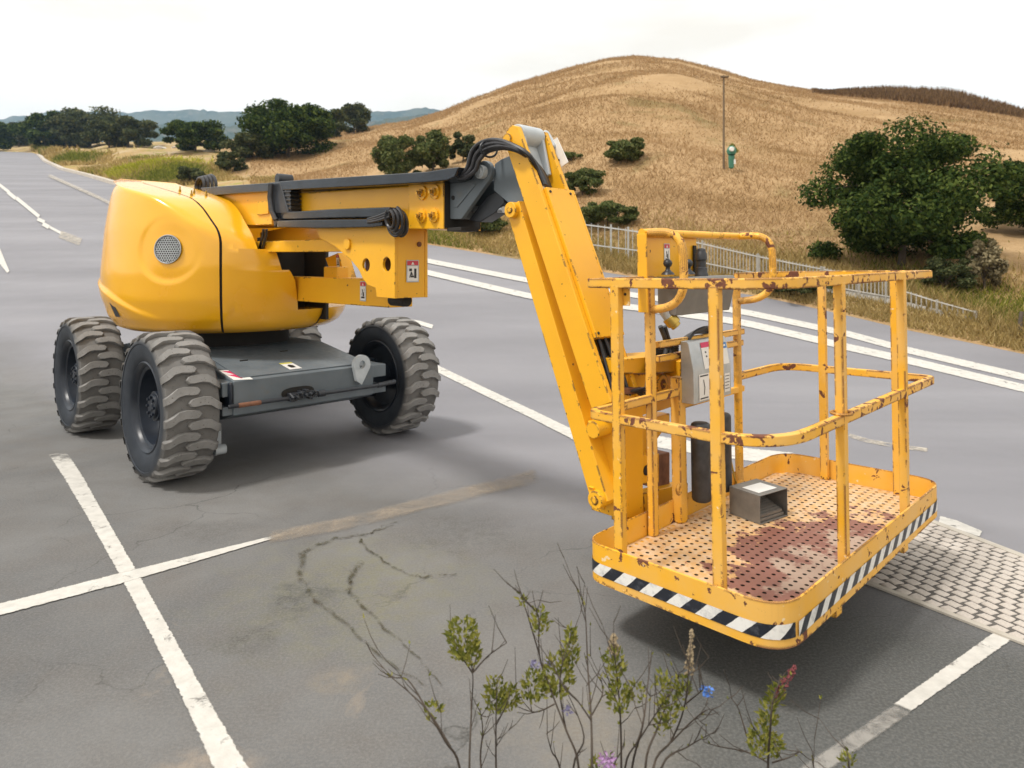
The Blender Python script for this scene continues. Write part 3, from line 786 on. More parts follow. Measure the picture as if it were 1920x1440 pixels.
def sticker(parent, name, o, ux, uy, w, h, style, xf=None):
    """flat decal lying on a surface: o = lower-left corner, ux/uy unit directions"""
    o = Vector(o); ux = Vector(ux).normalized(); uy = Vector(uy).normalized(); nz = ux.cross(uy)
    mb = MB()
    def q(x0, y0, x1, y1, lift, mi): mb.add([o + ux * x * w + uy * y * h + nz * lift for x, y in ((x0, y0), (x1, y0), (x1, y1), (x0, y1))], [(0, 1, 2, 3)], mi)
    def tri(pts, lift, mi): mb.add([o + ux * x * w + uy * y * h + nz * lift for x, y in pts], [tuple(range(len(pts)))], mi)
    if style == 'hazard':      # pale border, red header with a white triangle, black crush pictogram
        q(-0.04, -0.03, 1.04, 1.03, 0.0016, 1); q(0.04, 0.03, 0.96, 0.74, 0.0022, 0); q(0.02, 0.78, 0.98, 0.99, 0.0022, 2)
        tri([(0.36, 0.81), (0.64, 0.81), (0.5, 0.95)], 0.0028, 0)
        q(0.18, 0.12, 0.82, 0.22, 0.0028, 3); tri([(0.45, 0.24), (0.75, 0.24), (0.70, 0.44), (0.52, 0.46)], 0.0028, 3)
        tri([(0.25, 0.30), (0.31, 0.26), (0.52, 0.52), (0.46, 0.56)], 0.0029, 3); tri([(0.66, 0.40), (0.72, 0.40), (0.78, 0.64), (0.72, 0.66)], 0.0029, 3)
        tri([(0.34, 0.50), (0.46, 0.47), (0.48, 0.60), (0.36, 0.62)], 0.0030, 3)
    elif style == 'hazard2':
        q(-0.04, -0.03, 1.04, 1.03, 0.0016, 1); q(0.04, 0.03, 0.96, 0.74, 0.0022, 0); q(0.02, 0.78, 0.98, 0.99, 0.0022, 2)
        tri([(0.36, 0.81), (0.64, 0.81), (0.5, 0.95)], 0.0028, 0)
        q(0.62, 0.16, 0.82, 0.62, 0.0028, 3); q(0.30, 0.20, 0.60, 0.27, 0.0028, 3)
        for k in range(4): tri([(0.34 + 0.0 * k, 0.48), (0.40, 0.46), (0.24 + 0.13 * k, 0.18), (0.19 + 0.13 * k, 0.20)], 0.0029 + 0.0002 * k, 3)
        tri([(0.18, 0.50), (0.42, 0.50), (0.42, 0.62), (0.18, 0.62)], 0.0036, 3)
    elif style == 'arrow':     # white tag with two magenta triangles
        q(0, 0, 1, 1, 0.0016, 0); tri([(0.08, 0.90), (0.92, 0.90), (0.5, 0.48)], 0.0024, 4); tri([(0.08, 0.52), (0.92, 0.52), (0.5, 0.10)], 0.0024, 4)
    elif style == 'note':      # white note with a few lines of small print
        q(0, 0, 1, 1, 0.0016, 0)
        for k in range(5): q(0.1, 0.84 - 0.17 * k, 0.9 - 0.1 * (k % 2), 0.88 - 0.17 * k, 0.0024, 3)
    elif style == 'symbol':
        q(0, 0, 1, 1, 0.0016, 0); q(0, 0.82, 1, 1, 0.0022, 5); tri([(0.30, 0.2), (0.7, 0.2), (0.75, 0.55), (0.5, 0.68), (0.25, 0.5)], 0.0024, 3)
    elif style == 'panel':     # tall white plate with a red header and black marks
        q(0, 0, 1, 1, 0.0016, 0); q(0, 0.80, 1, 1, 0.0022, 4); tri([(0.6, 0.84), (0.84, 0.84), (0.72, 0.96)], 0.0028, 0)
        for (x, y) in ((0.28, 0.62), (0.62, 0.62), (0.30, 0.46), (0.62, 0.46), (0.46, 0.30)): tri([(x - 0.05, y - 0.03), (x + 0.05, y - 0.03), (x + 0.05, y + 0.03), (x - 0.05, y + 0.03)], 0.0026, 3)
        tri([(0.36, 0.07), (0.68, 0.07), (0.52, 0.22)], 0.0026, 3)
    elif style == 'card':      # white instruction card with a sketch
        q(0, 0, 1, 1, 0.0016, 0); q(0.1, 0.9, 0.9, 0.95, 0.0024, 3); q(0.1, 0.05, 0.9, 0.1, 0.0024, 3)
        tri([(0.45, 0.2), (0.52, 0.2), (0.6, 0.5), (0.53, 0.52)], 0.0024, 3); tri([(0.5, 0.5), (0.58, 0.48), (0.46, 0.78), (0.40, 0.76)], 0.0025, 3)
    elif style == 'blue':
        q(0, 0, 1, 1, 0.0016, 0); q(0, 0.72, 1, 1, 0.0022, 6); q(0.2, 0.82, 0.8, 0.9, 0.0028, 0)
    return mb.build(name, ['white', 'lightgrey', 'red', 'ink', 'pink', 'tag_yellow', 'blue'], parent, ORG, xf, 0, 0, recalc=False)

# ---- wheels
RW, TW = 0.52, 0.36
def make_tyre_mesh():
    mb = MB(); hw = TW / 2
    prof = [(-0.128, 0.300), (-0.150, 0.318), (-0.168, 0.355), (-0.178, 0.41), (-0.176, 0.44), (-0.181, 0.443), (-0.180, 0.462), (-0.165, 0.482), (-0.12, 0.490), (0, 0.492)]
    prof = prof + [(-t, r) for t, r in prof[-2::-1]]
    mb.lathe(prof, n=72)
    nbase = len(mb.f)
    NL = 21
    for side in (-1, 1):
        for k in range(NL):
            th0 = 2 * math.pi * (k + (0.5 if side > 0 else 0)) / NL
            # lug outline: diagonal arm at the shoulder, level arm past the middle, pointed tip
            cl = [(-0.186, -0.046), (-0.15, -0.028), (-0.105, 0.004), (-0.06, 0.012), (0.0, 0.006), (0.026, 0.004)]
            hwid = [0.026, 0.031, 0.032, 0.031, 0.031, 0.026]
            top = [(y, s + h_) for (y, s), h_ in zip(cl, hwid)]; bot = [(y, s - h_) for (y, s), h_ in zip(cl, hwid)]
            poly = top + [(0.044, 0.006)] + bot[::-1]
            n = len(poly); vs = []
            cx = sum(p[0] for p in poly) / n; cs = sum(p[1] for p in poly) / n
            for lev in range(3):
                for (y, s) in poly:
                    sh = 1.0 if lev == 0 else (0.96 if lev == 1 else 0.86)
                    yy = y if lev == 0 else (y * 0.985 if lev == 1 else cx + (y - cx) * 0.93); ss = cs + (s - cs) * 1.0 if lev == 0 else s + (0 - 0) - (s - np.interp(y, [c[0] for c in cl], [c[1] for c in cl])) * (1 - sh)
                    drop = 0.028 * max(0, (abs(yy) - 0.13) / 0.056) ** 1.5
                    r = 0.470 if lev == 0 else ((0.512 if lev == 1 else 0.520) - drop)
                    t = th0 + ss / 0.52
                    vs.append((r * math.cos(t), side * yy * -1 if side > 0 else yy, r * math.sin(t)))
            fs = []
            for lev in range(2):
                for i in range(n): fs.append((lev * n + i, lev * n + (i + 1) % n, (lev + 1) * n + (i + 1) % n, (lev + 1) * n + i))
            m_ = 6
            for i in range(m_ - 1): fs.append((2 * n + i, 2 * n + i + 1, 2 * n + (n - 1) - (i + 1), 2 * n + (n - 1) - i))
            fs.append((2 * n + 5, 2 * n + 6, 2 * n + 7))
            mb.add(vs, fs)
    o = mb.build('tyre', 'tyre', None, smooth=38)
    me = o.data
    ca = me.color_attributes.new('tread', 'FLOAT_COLOR', 'POINT')
    cols = []
    for v in me.vertices:
        r = math.hypot(v.co.x, v.co.z); x = min(1, max(0, (r - 0.455) / 0.02)); g2 = min(1, max(0, (r - 0.497) / 0.010)); cols += [x, g2, x, 1]
    ca.data.foreach_set('color', cols)
    return o
def make_wheel():
    mb = MB()
    # deep dished rim: lip at the outer (-y) face, disc set far in
    mb.lathe([(-0.150, 0.322), (-0.158, 0.312), (-0.150, 0.300), (-0.138, 0.290), (-0.120, 0.282), (-0.112, 0.262), (-0.02, 0.250), (0.03, 0.225), (0.055, 0.20), (0.060, 0.0)], n=56)
    mb.lathe([(0.150, 0.322), (0.158, 0.312), (0.150, 0.300), (0.13, 0.285), (0.09, 0.262), (0.066, 0.20), (0.066, 0.0)], n=56)
    wh = mb.build('wheel', 'rim', None, smooth=30)
    ty = make_tyre_mesh(); ty.parent = wh
    mb = MB(); mb.cyl((0, 0.06, 0), (0, -0.095, 0), 0.105, 32); mb.cyl((0, -0.094, 0), (0, -0.112, 0), 0.088, 32, 0.082); mb.cyl((0, -0.111, 0), (0, -0.118, 0), 0.03, 16)
    hub = mb.build('hub', 'rim', wh, bevel=0.004)
    me = None
    for k in range(8):
        t = 2 * math.pi * k / 8
        if me is None:
            mb = MB(); mb.cyl((0, 0, 0), (0, -0.016, 0), 0.011, 6); b = mb.build('wheel_bolt', 'rim', wh, smooth=30); me = b.data
        else:
            b = bpy.data.objects.new('wheel_bolt', me); COL.objects.link(b); b.parent = wh
        b.location = (0.066 * math.cos(t), -0.110, 0.066 * math.sin(t))
    return wh
WH = make_wheel(); WH.parent = LIFT
for i, (a, b, flip, turn) in enumerate(((-5.18, 1.72, 0, 0), (-7.2, 1.70, 0, 0.2), (-5.20, 3.64, 1, 0.1), (-7.2, 3.64, 1, 0.33))):
    o = WH if i == 0 else copy_tree(WH, LIFT)
    o.location = (a - ORG[0], b - ORG[1], RW)
    o.rotation_euler = (0, turn * 0 + 0.05 * i, math.pi if flip else 0)
    if flip:   # tread keeps its direction on the far side
        o.rotation_euler = (0, 0.11 * i, 0); o.scale = (1, -1, 1)

# ---- chassis
mb = MB()
mb.prism([(-4.715, 0.468), (-4.715, 0.706), (-5.55, 0.835), (-6.75, 0.835), (-7.62, 0.706), (-7.62, 0.468), (-7.4, 0.40), (-4.95, 0.40)], 'y', 1.99, 3.13)
ch = part(mb, 'chassis', 'grey', bevel=0.008)
mb = MB()
mb.prism([(-4.76, 0.7145), (-4.76, 0.7225), (-5.52, 0.8395), (-5.52, 0.8315)], 'y', 2.06, 2.98); part(mb, 'deck_hatch', 'grey', ch, 0.003)
mb = MB()
for b0, b1 in ((1.92, 1.992), (3.128, 3.26)):
    for a0, a1 in ((-5.28, -4.73), (-7.32, -7.06)):
        for z0, z1 in ((0.60, 0.70), (0.47, 0.53)):
            mb = MB(); mb.box((a0, b0, z0), (a1, b1, z1)); part(mb, 'axle_fork', 'grey', ch, 0.006)
for a in (-5.18, -7.2):
    for b0, b1 in ((1.80, 2.03), (3.10, 3.54)):
        mb = MB(); mb.cyl((a, b0, 0.52), (a, b1, 0.52), 0.12, 24); mb.cyl((a, (b0 + b1) / 2 + (0.06 if b0 > 2.5 else 0.07), 0.36), (a, (b0 + b1) / 2 + (0.06 if b0 > 2.5 else 0.07), 0.69), 0.06, 16)
        part(mb, 'axle_hub', 'rim', ch)
mb = MB(); mb.cyl((-4.66, 1.93, 0.545), (-4.66, 3.2, 0.545), 0.014, 10); mb.cyl((-4.66, 3.13, 0.545), (-4.72, 3.34, 0.545), 0.02, 10); mb.cyl((-4.66, 2.0, 0.545), (-4.66, 2.16, 0.545), 0.017, 10, mi=1)
part(mb, 'steering_rod', ['black', 'rust'], ch)
mb = MB()   # oval cut-out in the front beam with the steering gear in it
ov = []
for i in range(28):
    t = 2 * math.pi * i / 28; ov.append((2.47 + 0.13 * math.copysign(abs(math.cos(t)) ** 0.7, math.cos(t)), 0.570 + 0.042 * math.copysign(abs(math.sin(t)) ** 0.8, math.sin(t))))
mb.prism(ov, 'x', -4.72, -4.7125); part(mb, 'beam_slot', 'dark', ch, 0)
mb = MB(); rr = random.Random(4)
mb.box((-4.71, 2.38, 0.535), (-4.655, 2.58, 0.575))
for k in range(16):
    b0 = 2.37 + 0.014 * k; z0 = 0.525 + rr.uniform(-0.012, 0.03)
    mb.box((-4.70, b0, z0), (-4.635 - rr.uniform(0, 0.02), b0 + rr.uniform(0.012, 0.03), z0 + rr.uniform(0.02, 0.045)))
for k in range(6): mb.cyl((-4.66, 2.38 + 0.035 * k, 0.56 + rr.uniform(-0.02, 0.02)), (-4.62, 2.39 + 0.035 * k, 0.57 + rr.uniform(-0.03, 0.03)), 0.012, 8)
mb.cyl((-4.655, 2.60, 0.548), (-4.655, 2.66, 0.548), 0.024, 12)
part(mb, 'steering_gear', 'black', ch, 0.003)
mb = MB()   # lifting lug with a hole
lug = []
bc, zc = 3.0, 0.70
outer = [(bc + 0.075 * math.cos(t), zc + 0.02 + 0.08 * math.sin(t)) for t in np.linspace(-0.35, math.pi + 0.35, 22)] + [(bc - 0.05, zc - 0.10), (bc - 0.005, zc - 0.135)]
inner = [(bc + 0.028 * math.cos(t), zc + 0.025 + 0.032 * math.sin(t)) for t in np.linspace(-0.35, -0.35 + 2 * math.pi, 24, endpoint=False)]
n = 24
for x0 in (-4.712, -4.675):
    pass
vs = [(-4.712, *p) for p in outer] + [(-4.675, *p) for p in outer] + [(-4.712, *p) for p in inner] + [(-4.675, *p) for p in inner]
fs = []
for i in range(n):
    j = (i + 1) % n
    fs += [(i, j, n + j, n + i), (2 * n + i, 3 * n + i, 3 * n + j, 2 * n + j), (n + i, n + j, 3 * n + j, 3 * n + i), (i, 2 * n + i, 2 * n + j, j)]
mb.add(vs, fs); part(mb, 'tie_down_lug', 'lightgrey', ch, 0.003)
mb = MB(); mb.cyl((-4.714, 2.06, 0.66), (-4.70, 2.06, 0.66), 0.0)if False else None
mb.box((-4.95, 1.955, 0.52), (-4.70, 1.985, 0.70)); part(mb, 'side_plate', 'rim', ch, 0.02)
mb = MB(); mb.bar((-5.9, 2.0, 0.33), (-5.0, 1.99, 0.33), 0.03, 0.03); mb.bar((-5.0, 1.99, 0.36), (-5.0, 1.99, 0.20), 0.05, 0.04); mb.bar((-5.9, 2.0, 0.22), (-4.93, 1.99, 0.20), 0.04, 0.025); mb.cyl((-4.95, 1.95, 0.19), (-4.95, 2.03, 0.19), 0.035, 12)
part(mb, 'underbody_bracket', 'lightgrey', ch, 0.003)
ha, hz = -4.88, 0.717
sticker(ch, 'warning_sticker', (-4.735, 2.0, 0.7105), (0.25, 1, -0.0386), (-1, 0, 0.1545), 0.13, 0.26, 'arrow')
sticker(ch, 'deck_sticker', (-4.80, 2.45, 0.7295), (0.0, 1, 0), (-1, 0, 0.1545), 0.10, 0.18, 'symbol')
for b0, a0 in ((2.22, -5.15), (2.62, -5.30)):
    mb = MB(); zh = 0.7225 - (a0 + 4.76) * 0.154; mb.box((a0, b0, zh - 0.002), (a0 + 0.012, b0 + 0.06, zh + 0.006)); part(mb, 'hatch_catch', 'dark', ch, 0.001)
mb = MB(); mb.cyl((-6.15, 2.57, 0.82), (-6.15, 2.57, 0.985), 0.50, 48)
part(mb, 'slewing_ring', 'dark')

# ---- turret body
TC = (-6.08, 2.56)
ZS = [0.975, 0.985, 1.02, 1.10, 1.25, 1.45, 1.80, 2.0, 2.12, 2.20, 2.255, 2.285]
RS = [0.74, 0.82, 0.90, 0.96, 1.005, 1.015, 0.985, 0.955, 0.93, 0.885, 0.80, 0.66]
RF = [0.74, 0.83, 0.915, 0.975, 1.015, 1.035, 0.93, 0.60, 0.28, 0.02, -0.20, -0.34]
ZF = [0.975, 0.985, 1.02, 1.10, 1.25, 1.50, 1.66, 1.80, 2.0, 2.12, 2.20, 2.255, 2.285]
RF2 = [0.74, 0.83, 0.915, 0.975, 1.015, 1.035, 1.03, 1.02, 1.0, 0.98, 0.93, 0.84, 0.70]
ZA = [0.9, 1.5, 1.60, 1.69, 1.78, 1.85, 1.95, 2.03, 2.066, 2.12, 2.2, 2.23, 2.26, 2.288]
AR = [-4.6, -4.80, -5.0, -5.12, -5.21, -5.30, -5.42, -5.56, -5.70, -5.95, -6.35, -6.54, -6.70, -6.85]
_zg = np.arange(0.97, 2.30, 0.002)
def _smooth(zs, rs, w_=22):
    y = np.interp(_zg, zs, rs); k = np.ones(w_ * 2 + 1) / (w_ * 2 + 1); ys = np.convolve(np.pad(y, w_, mode='edge'), k, mode='valid'); ys = np.convolve(np.pad(ys, w_, mode='edge'), k, mode='valid')
    f = np.clip((_zg - 1.06) / 0.08, 0, 1); return y * (1 - f) + ys * f
_TS = _smooth(ZS, RS, 14); _TF = _smooth(ZF, RF2, 14)
_TM = _smooth([0.9, 1.75, 2.0, 2.1, 2.2, 2.29], [27.5, 27.5, 31, 34, 40, 48], 30)
_TA = _smooth(ZA, AR, 8)
def cowl_r(z, phi):
    c = math.cos(phi); t = min(1, max(0, (c - 0.30) / 0.62)); t = t * t * (3 - 2 * t)
    return float(np.interp(z, _zg, _TS)) * (1 - t) + float(np.interp(z, _zg, _TF)) * t
def cowl_p(z, phi, inset=0.0, bmax=2.33):
    r = cowl_r(z, phi) - inset
    a0 = TC[0] + r * math.cos(phi); ar = float(np.interp(z, _zg, _TA)) - inset; k = 0.07
    h = min(1, max(0, 0.5 + 0.5 * (ar - a0) / k)); a0 = ar * (1 - h) + a0 * h - k * h * (1 - h)      # roof slopes forward: rounded meeting of wall and roof
    return (a0, min(TC[1] - r * math.sin(phi), bmax), z)
def seam(z): return R(float(np.interp(z, _zg, _TM)))
ZL = [0.975, 0.98, 0.99, 1.005] + [1.02 + 0.016 * k for k in range(71)] + [2.155, 2.17, 2.185, 2.2, 2.215, 2.23, 2.245, 2.258, 2.268, 2.277, 2.284, 2.288]
def hood_grid():
    mb = MB(); nc = 170; gap = R(0.55)
    vs = []
    for z in ZL:
        p0 = seam(z) + gap; p1 = R(167)
        for k in range(nc): 
            f = k / (nc - 1); vs.append((z, p0 + (p1 - p0) * f))
    # vent dish, and the moulded crease low on the tail
    vc = Vector(cowl_p(1.62, R(52)))
    out = []
    for (z, ph) in vs:
        ins = 0.0
        p = Vector(cowl_p(z, ph)); dang = (ph - VENT[1]) * 0.98; dz = z - VENT[0]
        d = math.hypot(dang, dz)
        if d < 0.30:
            q_ = 1 - min(1, max(0, (d - 0.225) / 0.035)); q_ = q_ * q_ * (3 - 2 * q_); side_ = 0.5 - 0.5 * max(-1, min(1, (-dang * 0.75 + dz * 0.75) / 0.18)); w_ = min(1, max(0, (d - 0.12) / 0.08)); ins += 0.014 * q_ * (0.7 * (1 - w_) + (0.05 + 0.95 * side_) * w_)
        if ph > R(52):
            zcr = lerp_tab(ph, [R(50), R(66), R(85), R(110), R(167)], [1.10, 1.18, 1.31, 1.42, 1.46])
            q = (zcr - z) / 0.05
            ins += (-0.020 * (0 if z > zcr else min(1, (zcr - z) / 0.022)) * (1 - min(1, max(0, (zcr - z - 0.02) / 0.16)))) * min(1, (ph - R(52)) / 0.35)
        out.append(cowl_p(z, ph, ins))
    nr = len(ZL); fs = []
    for i in range(nr - 1):
        for k in range(nc - 1): fs.append((i * nc + k, i * nc + k + 1, (i + 1) * nc + k + 1, (i + 1) * nc + k))
    mb.add(out, fs)
    # inner returns so that the panel has thickness at the seam, the foot and the slot
    ret = []; rf = []
    for i, z in enumerate(ZL): ret += [out[i * nc], cowl_p(z, seam(z) + gap, 0.03)]
    for i in range(nr - 1): rf.append((2 * i, 2 * i + 1, 2 * i + 3, 2 * i + 2))
    mb.add(ret, rf)
    top = out[(nr - 1) * nc:]; mb.add(top + [(p[0], 2.33, 2.289) for p in top], [(k, k + 1, nc + k + 1, nc + k) for k in range(nc - 1)])
    return mb
VENT = (1.62, R(50.5))
def find_vent():
    best = None
    for zi in np.linspace(1.45, 1.75, 31):
        for ph in np.linspace(R(30), R(80), 51):
            a, b, z = cowl_p(zi, ph); X, Y = Q * (a + b), Q * (b - a)
            e = (960 + F * X / Y - 313) ** 2 + (HV + F * (CAM_H - z) / Y - 467) ** 2
            if best is None or e < best[0]: best = (e, zi, ph)
    return best[1], best[2]
VENT = find_vent()
hood = part(hood_grid(), 'engine_hood', 'yellow', bevel=0, smooth=50)
# round vent grille: perforated disc
def vent():
    c = Vector(cowl_p(*VENT)); e = 0.01
    tx = (Vector(cowl_p(VENT[0], VENT[1] - e)) - Vector(cowl_p(VENT[0], VENT[1] + e))).normalized()
    tz = (Vector(cowl_p(VENT[0] + e, VENT[1])) - Vector(cowl_p(VENT[0] - e, VENT[1]))).normalized()
    nn = tx.cross(tz).normalized()
    if nn.dot(Vector((1, -0.5, 0))) < 0: nn = -nn
    c = c - nn * 0.006
    rad = 0.105
    mb = MB(); mb.cyl(c + nn * 0.0005, c + nn * 0.003, rad + 0.004, 40)
    part(mb, 'vent_backing', 'dark', hood, 0)
    mb = MB(); pitch = 0.019
    # hexagonal mesh of little rings joined as one grille
    for i in range(-8, 9):
        for j in range(-9, 10):
            x = (i + 0.5 * (j % 2)) * pitch; y = j * pitch * 0.866
            if math.hypot(x, y) > rad - 0.006: continue
            o = c + tx * x + tz * y + nn * 0.005; ri, ro = pitch * 0.40, pitch * 0.60
            vs = []
            for rr_ in (ro, ri):
                for k in range(6):
                    t = math.pi / 6 + k * math.pi / 3; vs.append(o + tx * (rr_ * math.cos(t)) + tz * (rr_ * math.sin(t)))
            mb.add(vs, [(k, (k + 1) % 6, 6 + (k + 1) % 6, 6 + k) for k in range(6)])
    ring = []
    for k in range(41):
        t = 2 * math.pi * k / 40; ring.append(c + nn * 0.006 + (tx * math.cos(t) + tz * math.sin(t)) * rad)
    mb.tube(ring, 0.004, 6, cap=False)
    g_ = part(mb, 'vent_grille', 'silver', hood, 0); tag(g_, kind='stuff')
vent()
def on_cowl_px(u, v, lift=0.0):
    best = None
    for zi in np.linspace(1.0, 2.25, 126):
        for ph in np.linspace(R(20), R(120), 201):
            a, b, z = cowl_p(zi, ph, -lift); X, Y = Q * (a + b), Q * (b - a)
            e = (960 + F * X / Y - u) ** 2 + (HV + F * (CAM_H - z) / Y - v) ** 2
            if best is None or e < best[0]: best = (e, zi, ph)
    return best[1], best[2]
# latch recess low on the tail
lz, lp = on_cowl_px(219, 582)
mb = MB()
quad = [cowl_p(lz + dz, lp + dp, -0.012) for dz, dp in ((-0.05, -0.045), (-0.05, 0.03), (0.06, 0.06), (0.06, -0.015))]
mb.add(quad, [(0, 1, 2, 3)]); part(mb, 'hood_latch', 'black', hood, 0)

def front_cowl():
    mb = MB()
    zz = [0.975, 0.98, 0.99, 1.005, 1.03, 1.06, 1.10, 1.155, 1.1551, 1.23, 1.31, 1.39, 1.455, 1.475, 1.4751, 1.53, 1.60, 1.635, 1.6351, 1.68, 1.72, 1.76, 1.80, 1.84, 1.88, 1.92, 1.96, 2.0, 2.04, 2.08, 2.12, 2.16, 2.2, 2.24, 2.27, 2.288]
    def b_edge(i, z):
        if i < 8: return 9.0
        if i < 14: return lerp_tab(z, [1.155, 1.42, 1.475], [2.67, 2.62, 2.57])
        if i < 18: return lerp_tab(z, [1.475, 1.635], [2.51, 2.46])
        return 2.33
    nc = 40; out = []
    for i, z in enumerate(zz):
        p0 = seam(z) - R(0.55); be = b_edge(i, z)
        if be > 5: p1 = -R(178)
        else:
            # walk round to the slot edge
            p1 = p0
            for ph in np.linspace(p0, -R(40), 300):
                if TC[1] - cowl_r(z, ph) * math.sin(ph) >= be: p1 = ph; break
                p1 = ph
        for k in range(nc):
            f = k / (nc - 1)
            if be > 5: f = f ** 1.8
            out.append(cowl_p(z, p0 + (p1 - p0) * f, 0, be if be < 5 else 99))
    fs = []
    for i in range(len(zz) - 1):
        for k in range(nc - 1): fs.append((i * nc + k, i * nc + k + 1, (i + 1) * nc + k + 1, (i + 1) * nc + k))
    mb.add(out, fs)
    # returns: inwards at the slot edge and at the seam
    for col_, inn in ((nc - 1, None), (0, None)):
        ret = []; rf = []
        for i, z in enumerate(zz):
            p = out[i * nc + col_]; ret += [p, (p[0] - 0.05 if col_ else p[0] - 0.02, p[1] + (0 if col_ else 0.02), p[2])]
        for i in range(len(zz) - 1): rf.append((2 * i, 2 * i + 1, 2 * i + 3, 2 * i + 2))
        if col_: rf = rf[8:]
        mb.add(ret, rf)
    return mb
fc = part(front_cowl(), 'front_cowl', 'yellow', bevel=0, smooth=50)
# dark strip standing in for the shade in the seam gap
mb = MB(); vs = []; fs = []
for i, z in enumerate(ZL): vs += [cowl_p(z, seam(z) - 0.03, 0.02), cowl_p(z, seam(z) + 0.03, 0.02)]
for i in range(len(ZL) - 1): fs.append((2 * i, 2 * i + 1, 2 * i + 3, 2 * i + 2))
mb.add(vs, fs); part(mb, 'seam_shade', 'dark', fc, 0)
mb = MB()   # second seam near the right end of the skirt
vs = []; fs = []
for i, z in enumerate([0.98, 0.99, 1.005, 1.03, 1.06, 1.10, 1.155]): vs += [cowl_p(z, R(-21.6), -0.002, 99), cowl_p(z, R(-22.6), -0.002, 99)]
for i in range(6): fs.append((2 * i, 2 * i + 1, 2 * i + 3, 2 * i + 2))
mb.add(vs, fs); part(mb, 'skirt_seam', 'dark', fc, 0)
for (u, v) in ((337, 356), (358, 363), (364, 358), (386, 364)):
    z, ph = on_cowl_px(u, v + 4)
    p = Vector(cowl_p(z, ph))
    mb = MB(); mb.cyl(p - Vector((0, 0, 0.01)), p + Vector((0.004, 0, 0.018)), 0.011, 8); mb.cyl(p + Vector((0.004, 0, 0.018)), p + Vector((0.006, 0, 0.045)), 0.006, 8)
    part(mb, 'cowl_bolt', 'brass', fc, 0.001)
# far half of the turret, counterweight and dark boxes painting the shade inside
mb = MB(); vs = []; fs = []; zz = ZL; nc = 30
for z in zz:
    for k in range(nc): 
        ph = R(102) + (R(168) - R(102)) * k / (nc - 1); a, b, z_ = cowl_p(z, ph); vs.append((a, max(2 * TC[1] - b, 2.79), z_))
for i in range(len(zz) - 1):
    for k in range(nc - 1): fs.append((i * nc + k, i * nc + k + 1, (i + 1) * nc + k + 1, (i + 1) * nc + k))
mb.add(vs, fs); top = vs[(len(zz) - 1) * nc:]
mb.add(list(top) + [(p[0], 2.79, 2.289) for p in top], [(k, k + 1, nc + k + 1, nc + k) for k in range(nc - 1)])
part(mb, 'far_hood', 'yellow', bevel=0, smooth=50)
mb = MB(); mb.prism([(-7.08, 1.05), (-6.75, 0.99), (-6.75, 1.95), (-7.0, 1.95)], 'y', 2.31, 2.83); part(mb, 'counterweight', 'yellow', bevel=0.03)
mb = MB(); mb.box((-6.7, 2.0, 1.0), (-5.6, 3.1, 1.06)); mb.box((-6.6, 2.33, 1.06), (-5.5, 2.37, 1.60)); mb.box((-6.6, 2.75, 1.06), (-5.75, 2.79, 1.60))
mb.box((-6.6, 1.9, 1.06), (-5.6, 2.3, 1.5))
part(mb, 'turret_shade_body', 'dark', bevel=0.004)

# ---- lifting arms
B0, B1 = 2.66, 2.86
mb = MB(); mb.box((-5.6, B0, 1.225), (-3.83, B1, 1.418)); la = part(mb, 'lower_arm', 'arm', bevel=0.006)
mb = MB(); mb.box((-3.83, B0 + 0.02, 1.245), (-3.826, B1 - 0.02, 1.40)); part(mb, 'arm_end_shade_plate', 'dark', la, 0)  # dark plate on the arm's end, painted as the shade of an open end
a_, z_ = pb(676, 570, B0); sticker(la, 'warning_sticker', (a_, B0 - 0.001, 1.262), (1, 0, 0), (0, 0, 1), 0.070, 0.132, 'hazard')
mb = MB(); mb.bar((-5.5, 2.44, 1.66), (-3.80, 2.44, 1.64), 0.07, 0.085)
lk = part(mb, 'link_rod', 'arm', bevel=0.005)
a_, z_ = pb(658, 458, 2.38)
mb = MB(); mb.box((a_ - 0.065, 2.365, z_ - 0.06), (a_ + 0.075, 2.40, z_ + 0.06)); part(mb, 'pivot_block', 'arm', lk, 0.006)
mb = MB(); mb.cyl((a_, 2.345, z_), (a_, 2.42, z_), 0.036, 20); part(mb, 'pivot_pin', 'arm', lk, 0.004)
mb = MB(); mb.bar((-5.6, 2.66, 1.72), (-4.0, 2.66, 1.80), 0.14, 0.14); part(mb, 'upper_arm', 'arm', bevel=0.006)
# knuckle: big plate with two holes, boxed at the front
KN = 2.36
def kp_(u, v): return pb(u, v, KN)
front_a = pb(740, 500, KN)[0]
outl = [kp_(590, 424), (front_a - 0.02, kp_(738, 424)[1]), (front_a, kp_(738, 430)[1]), (front_a, kp_(742, 560)[1]), kp_(706, 557), kp_(704, 540), kp_(690, 535), kp_(681, 524), kp_(672, 505), kp_(660, 490), kp_(645, 477), kp_(628, 462), kp_(600, 447)]
def plate_with_holes(outline, holes, y0, y1):
    """outline in (a,z) with round holes, extruded between y0 and y1, via bmesh fill"""
    bm = bmesh.new(); edges = []
    for loop in [outline] + [[(cx + r * math.cos(t), cz + r * math.sin(t)) for t in np.linspace(0, 2 * math.pi, 20, endpoint=False)] for cx, cz, r in holes]:
        vs = [bm.verts.new((p[0], y0, p[1])) for p in loop]
        for i in range(len(vs)): edges.append(bm.edges.new((vs[i], vs[(i + 1) % len(vs)])))
    bmesh.ops.triangle_fill(bm, edges=edges, use_beauty=True)
    ret = bmesh.ops.extrude_face_region(bm, geom=bm.faces[:])
    for v in [g for g in ret['geom'] if isinstance(g, bmesh.types.BMVert)]: v.co.y = y1
    mb = MB(); bm.verts.index_update()
    mb.add([tuple(v.co) for v in bm.verts], [tuple(v.index for v in f.verts) for f in bm.faces]); bm.free()
    return mb
h1 = kp_(686, 497); h2 = kp_(725, 496)
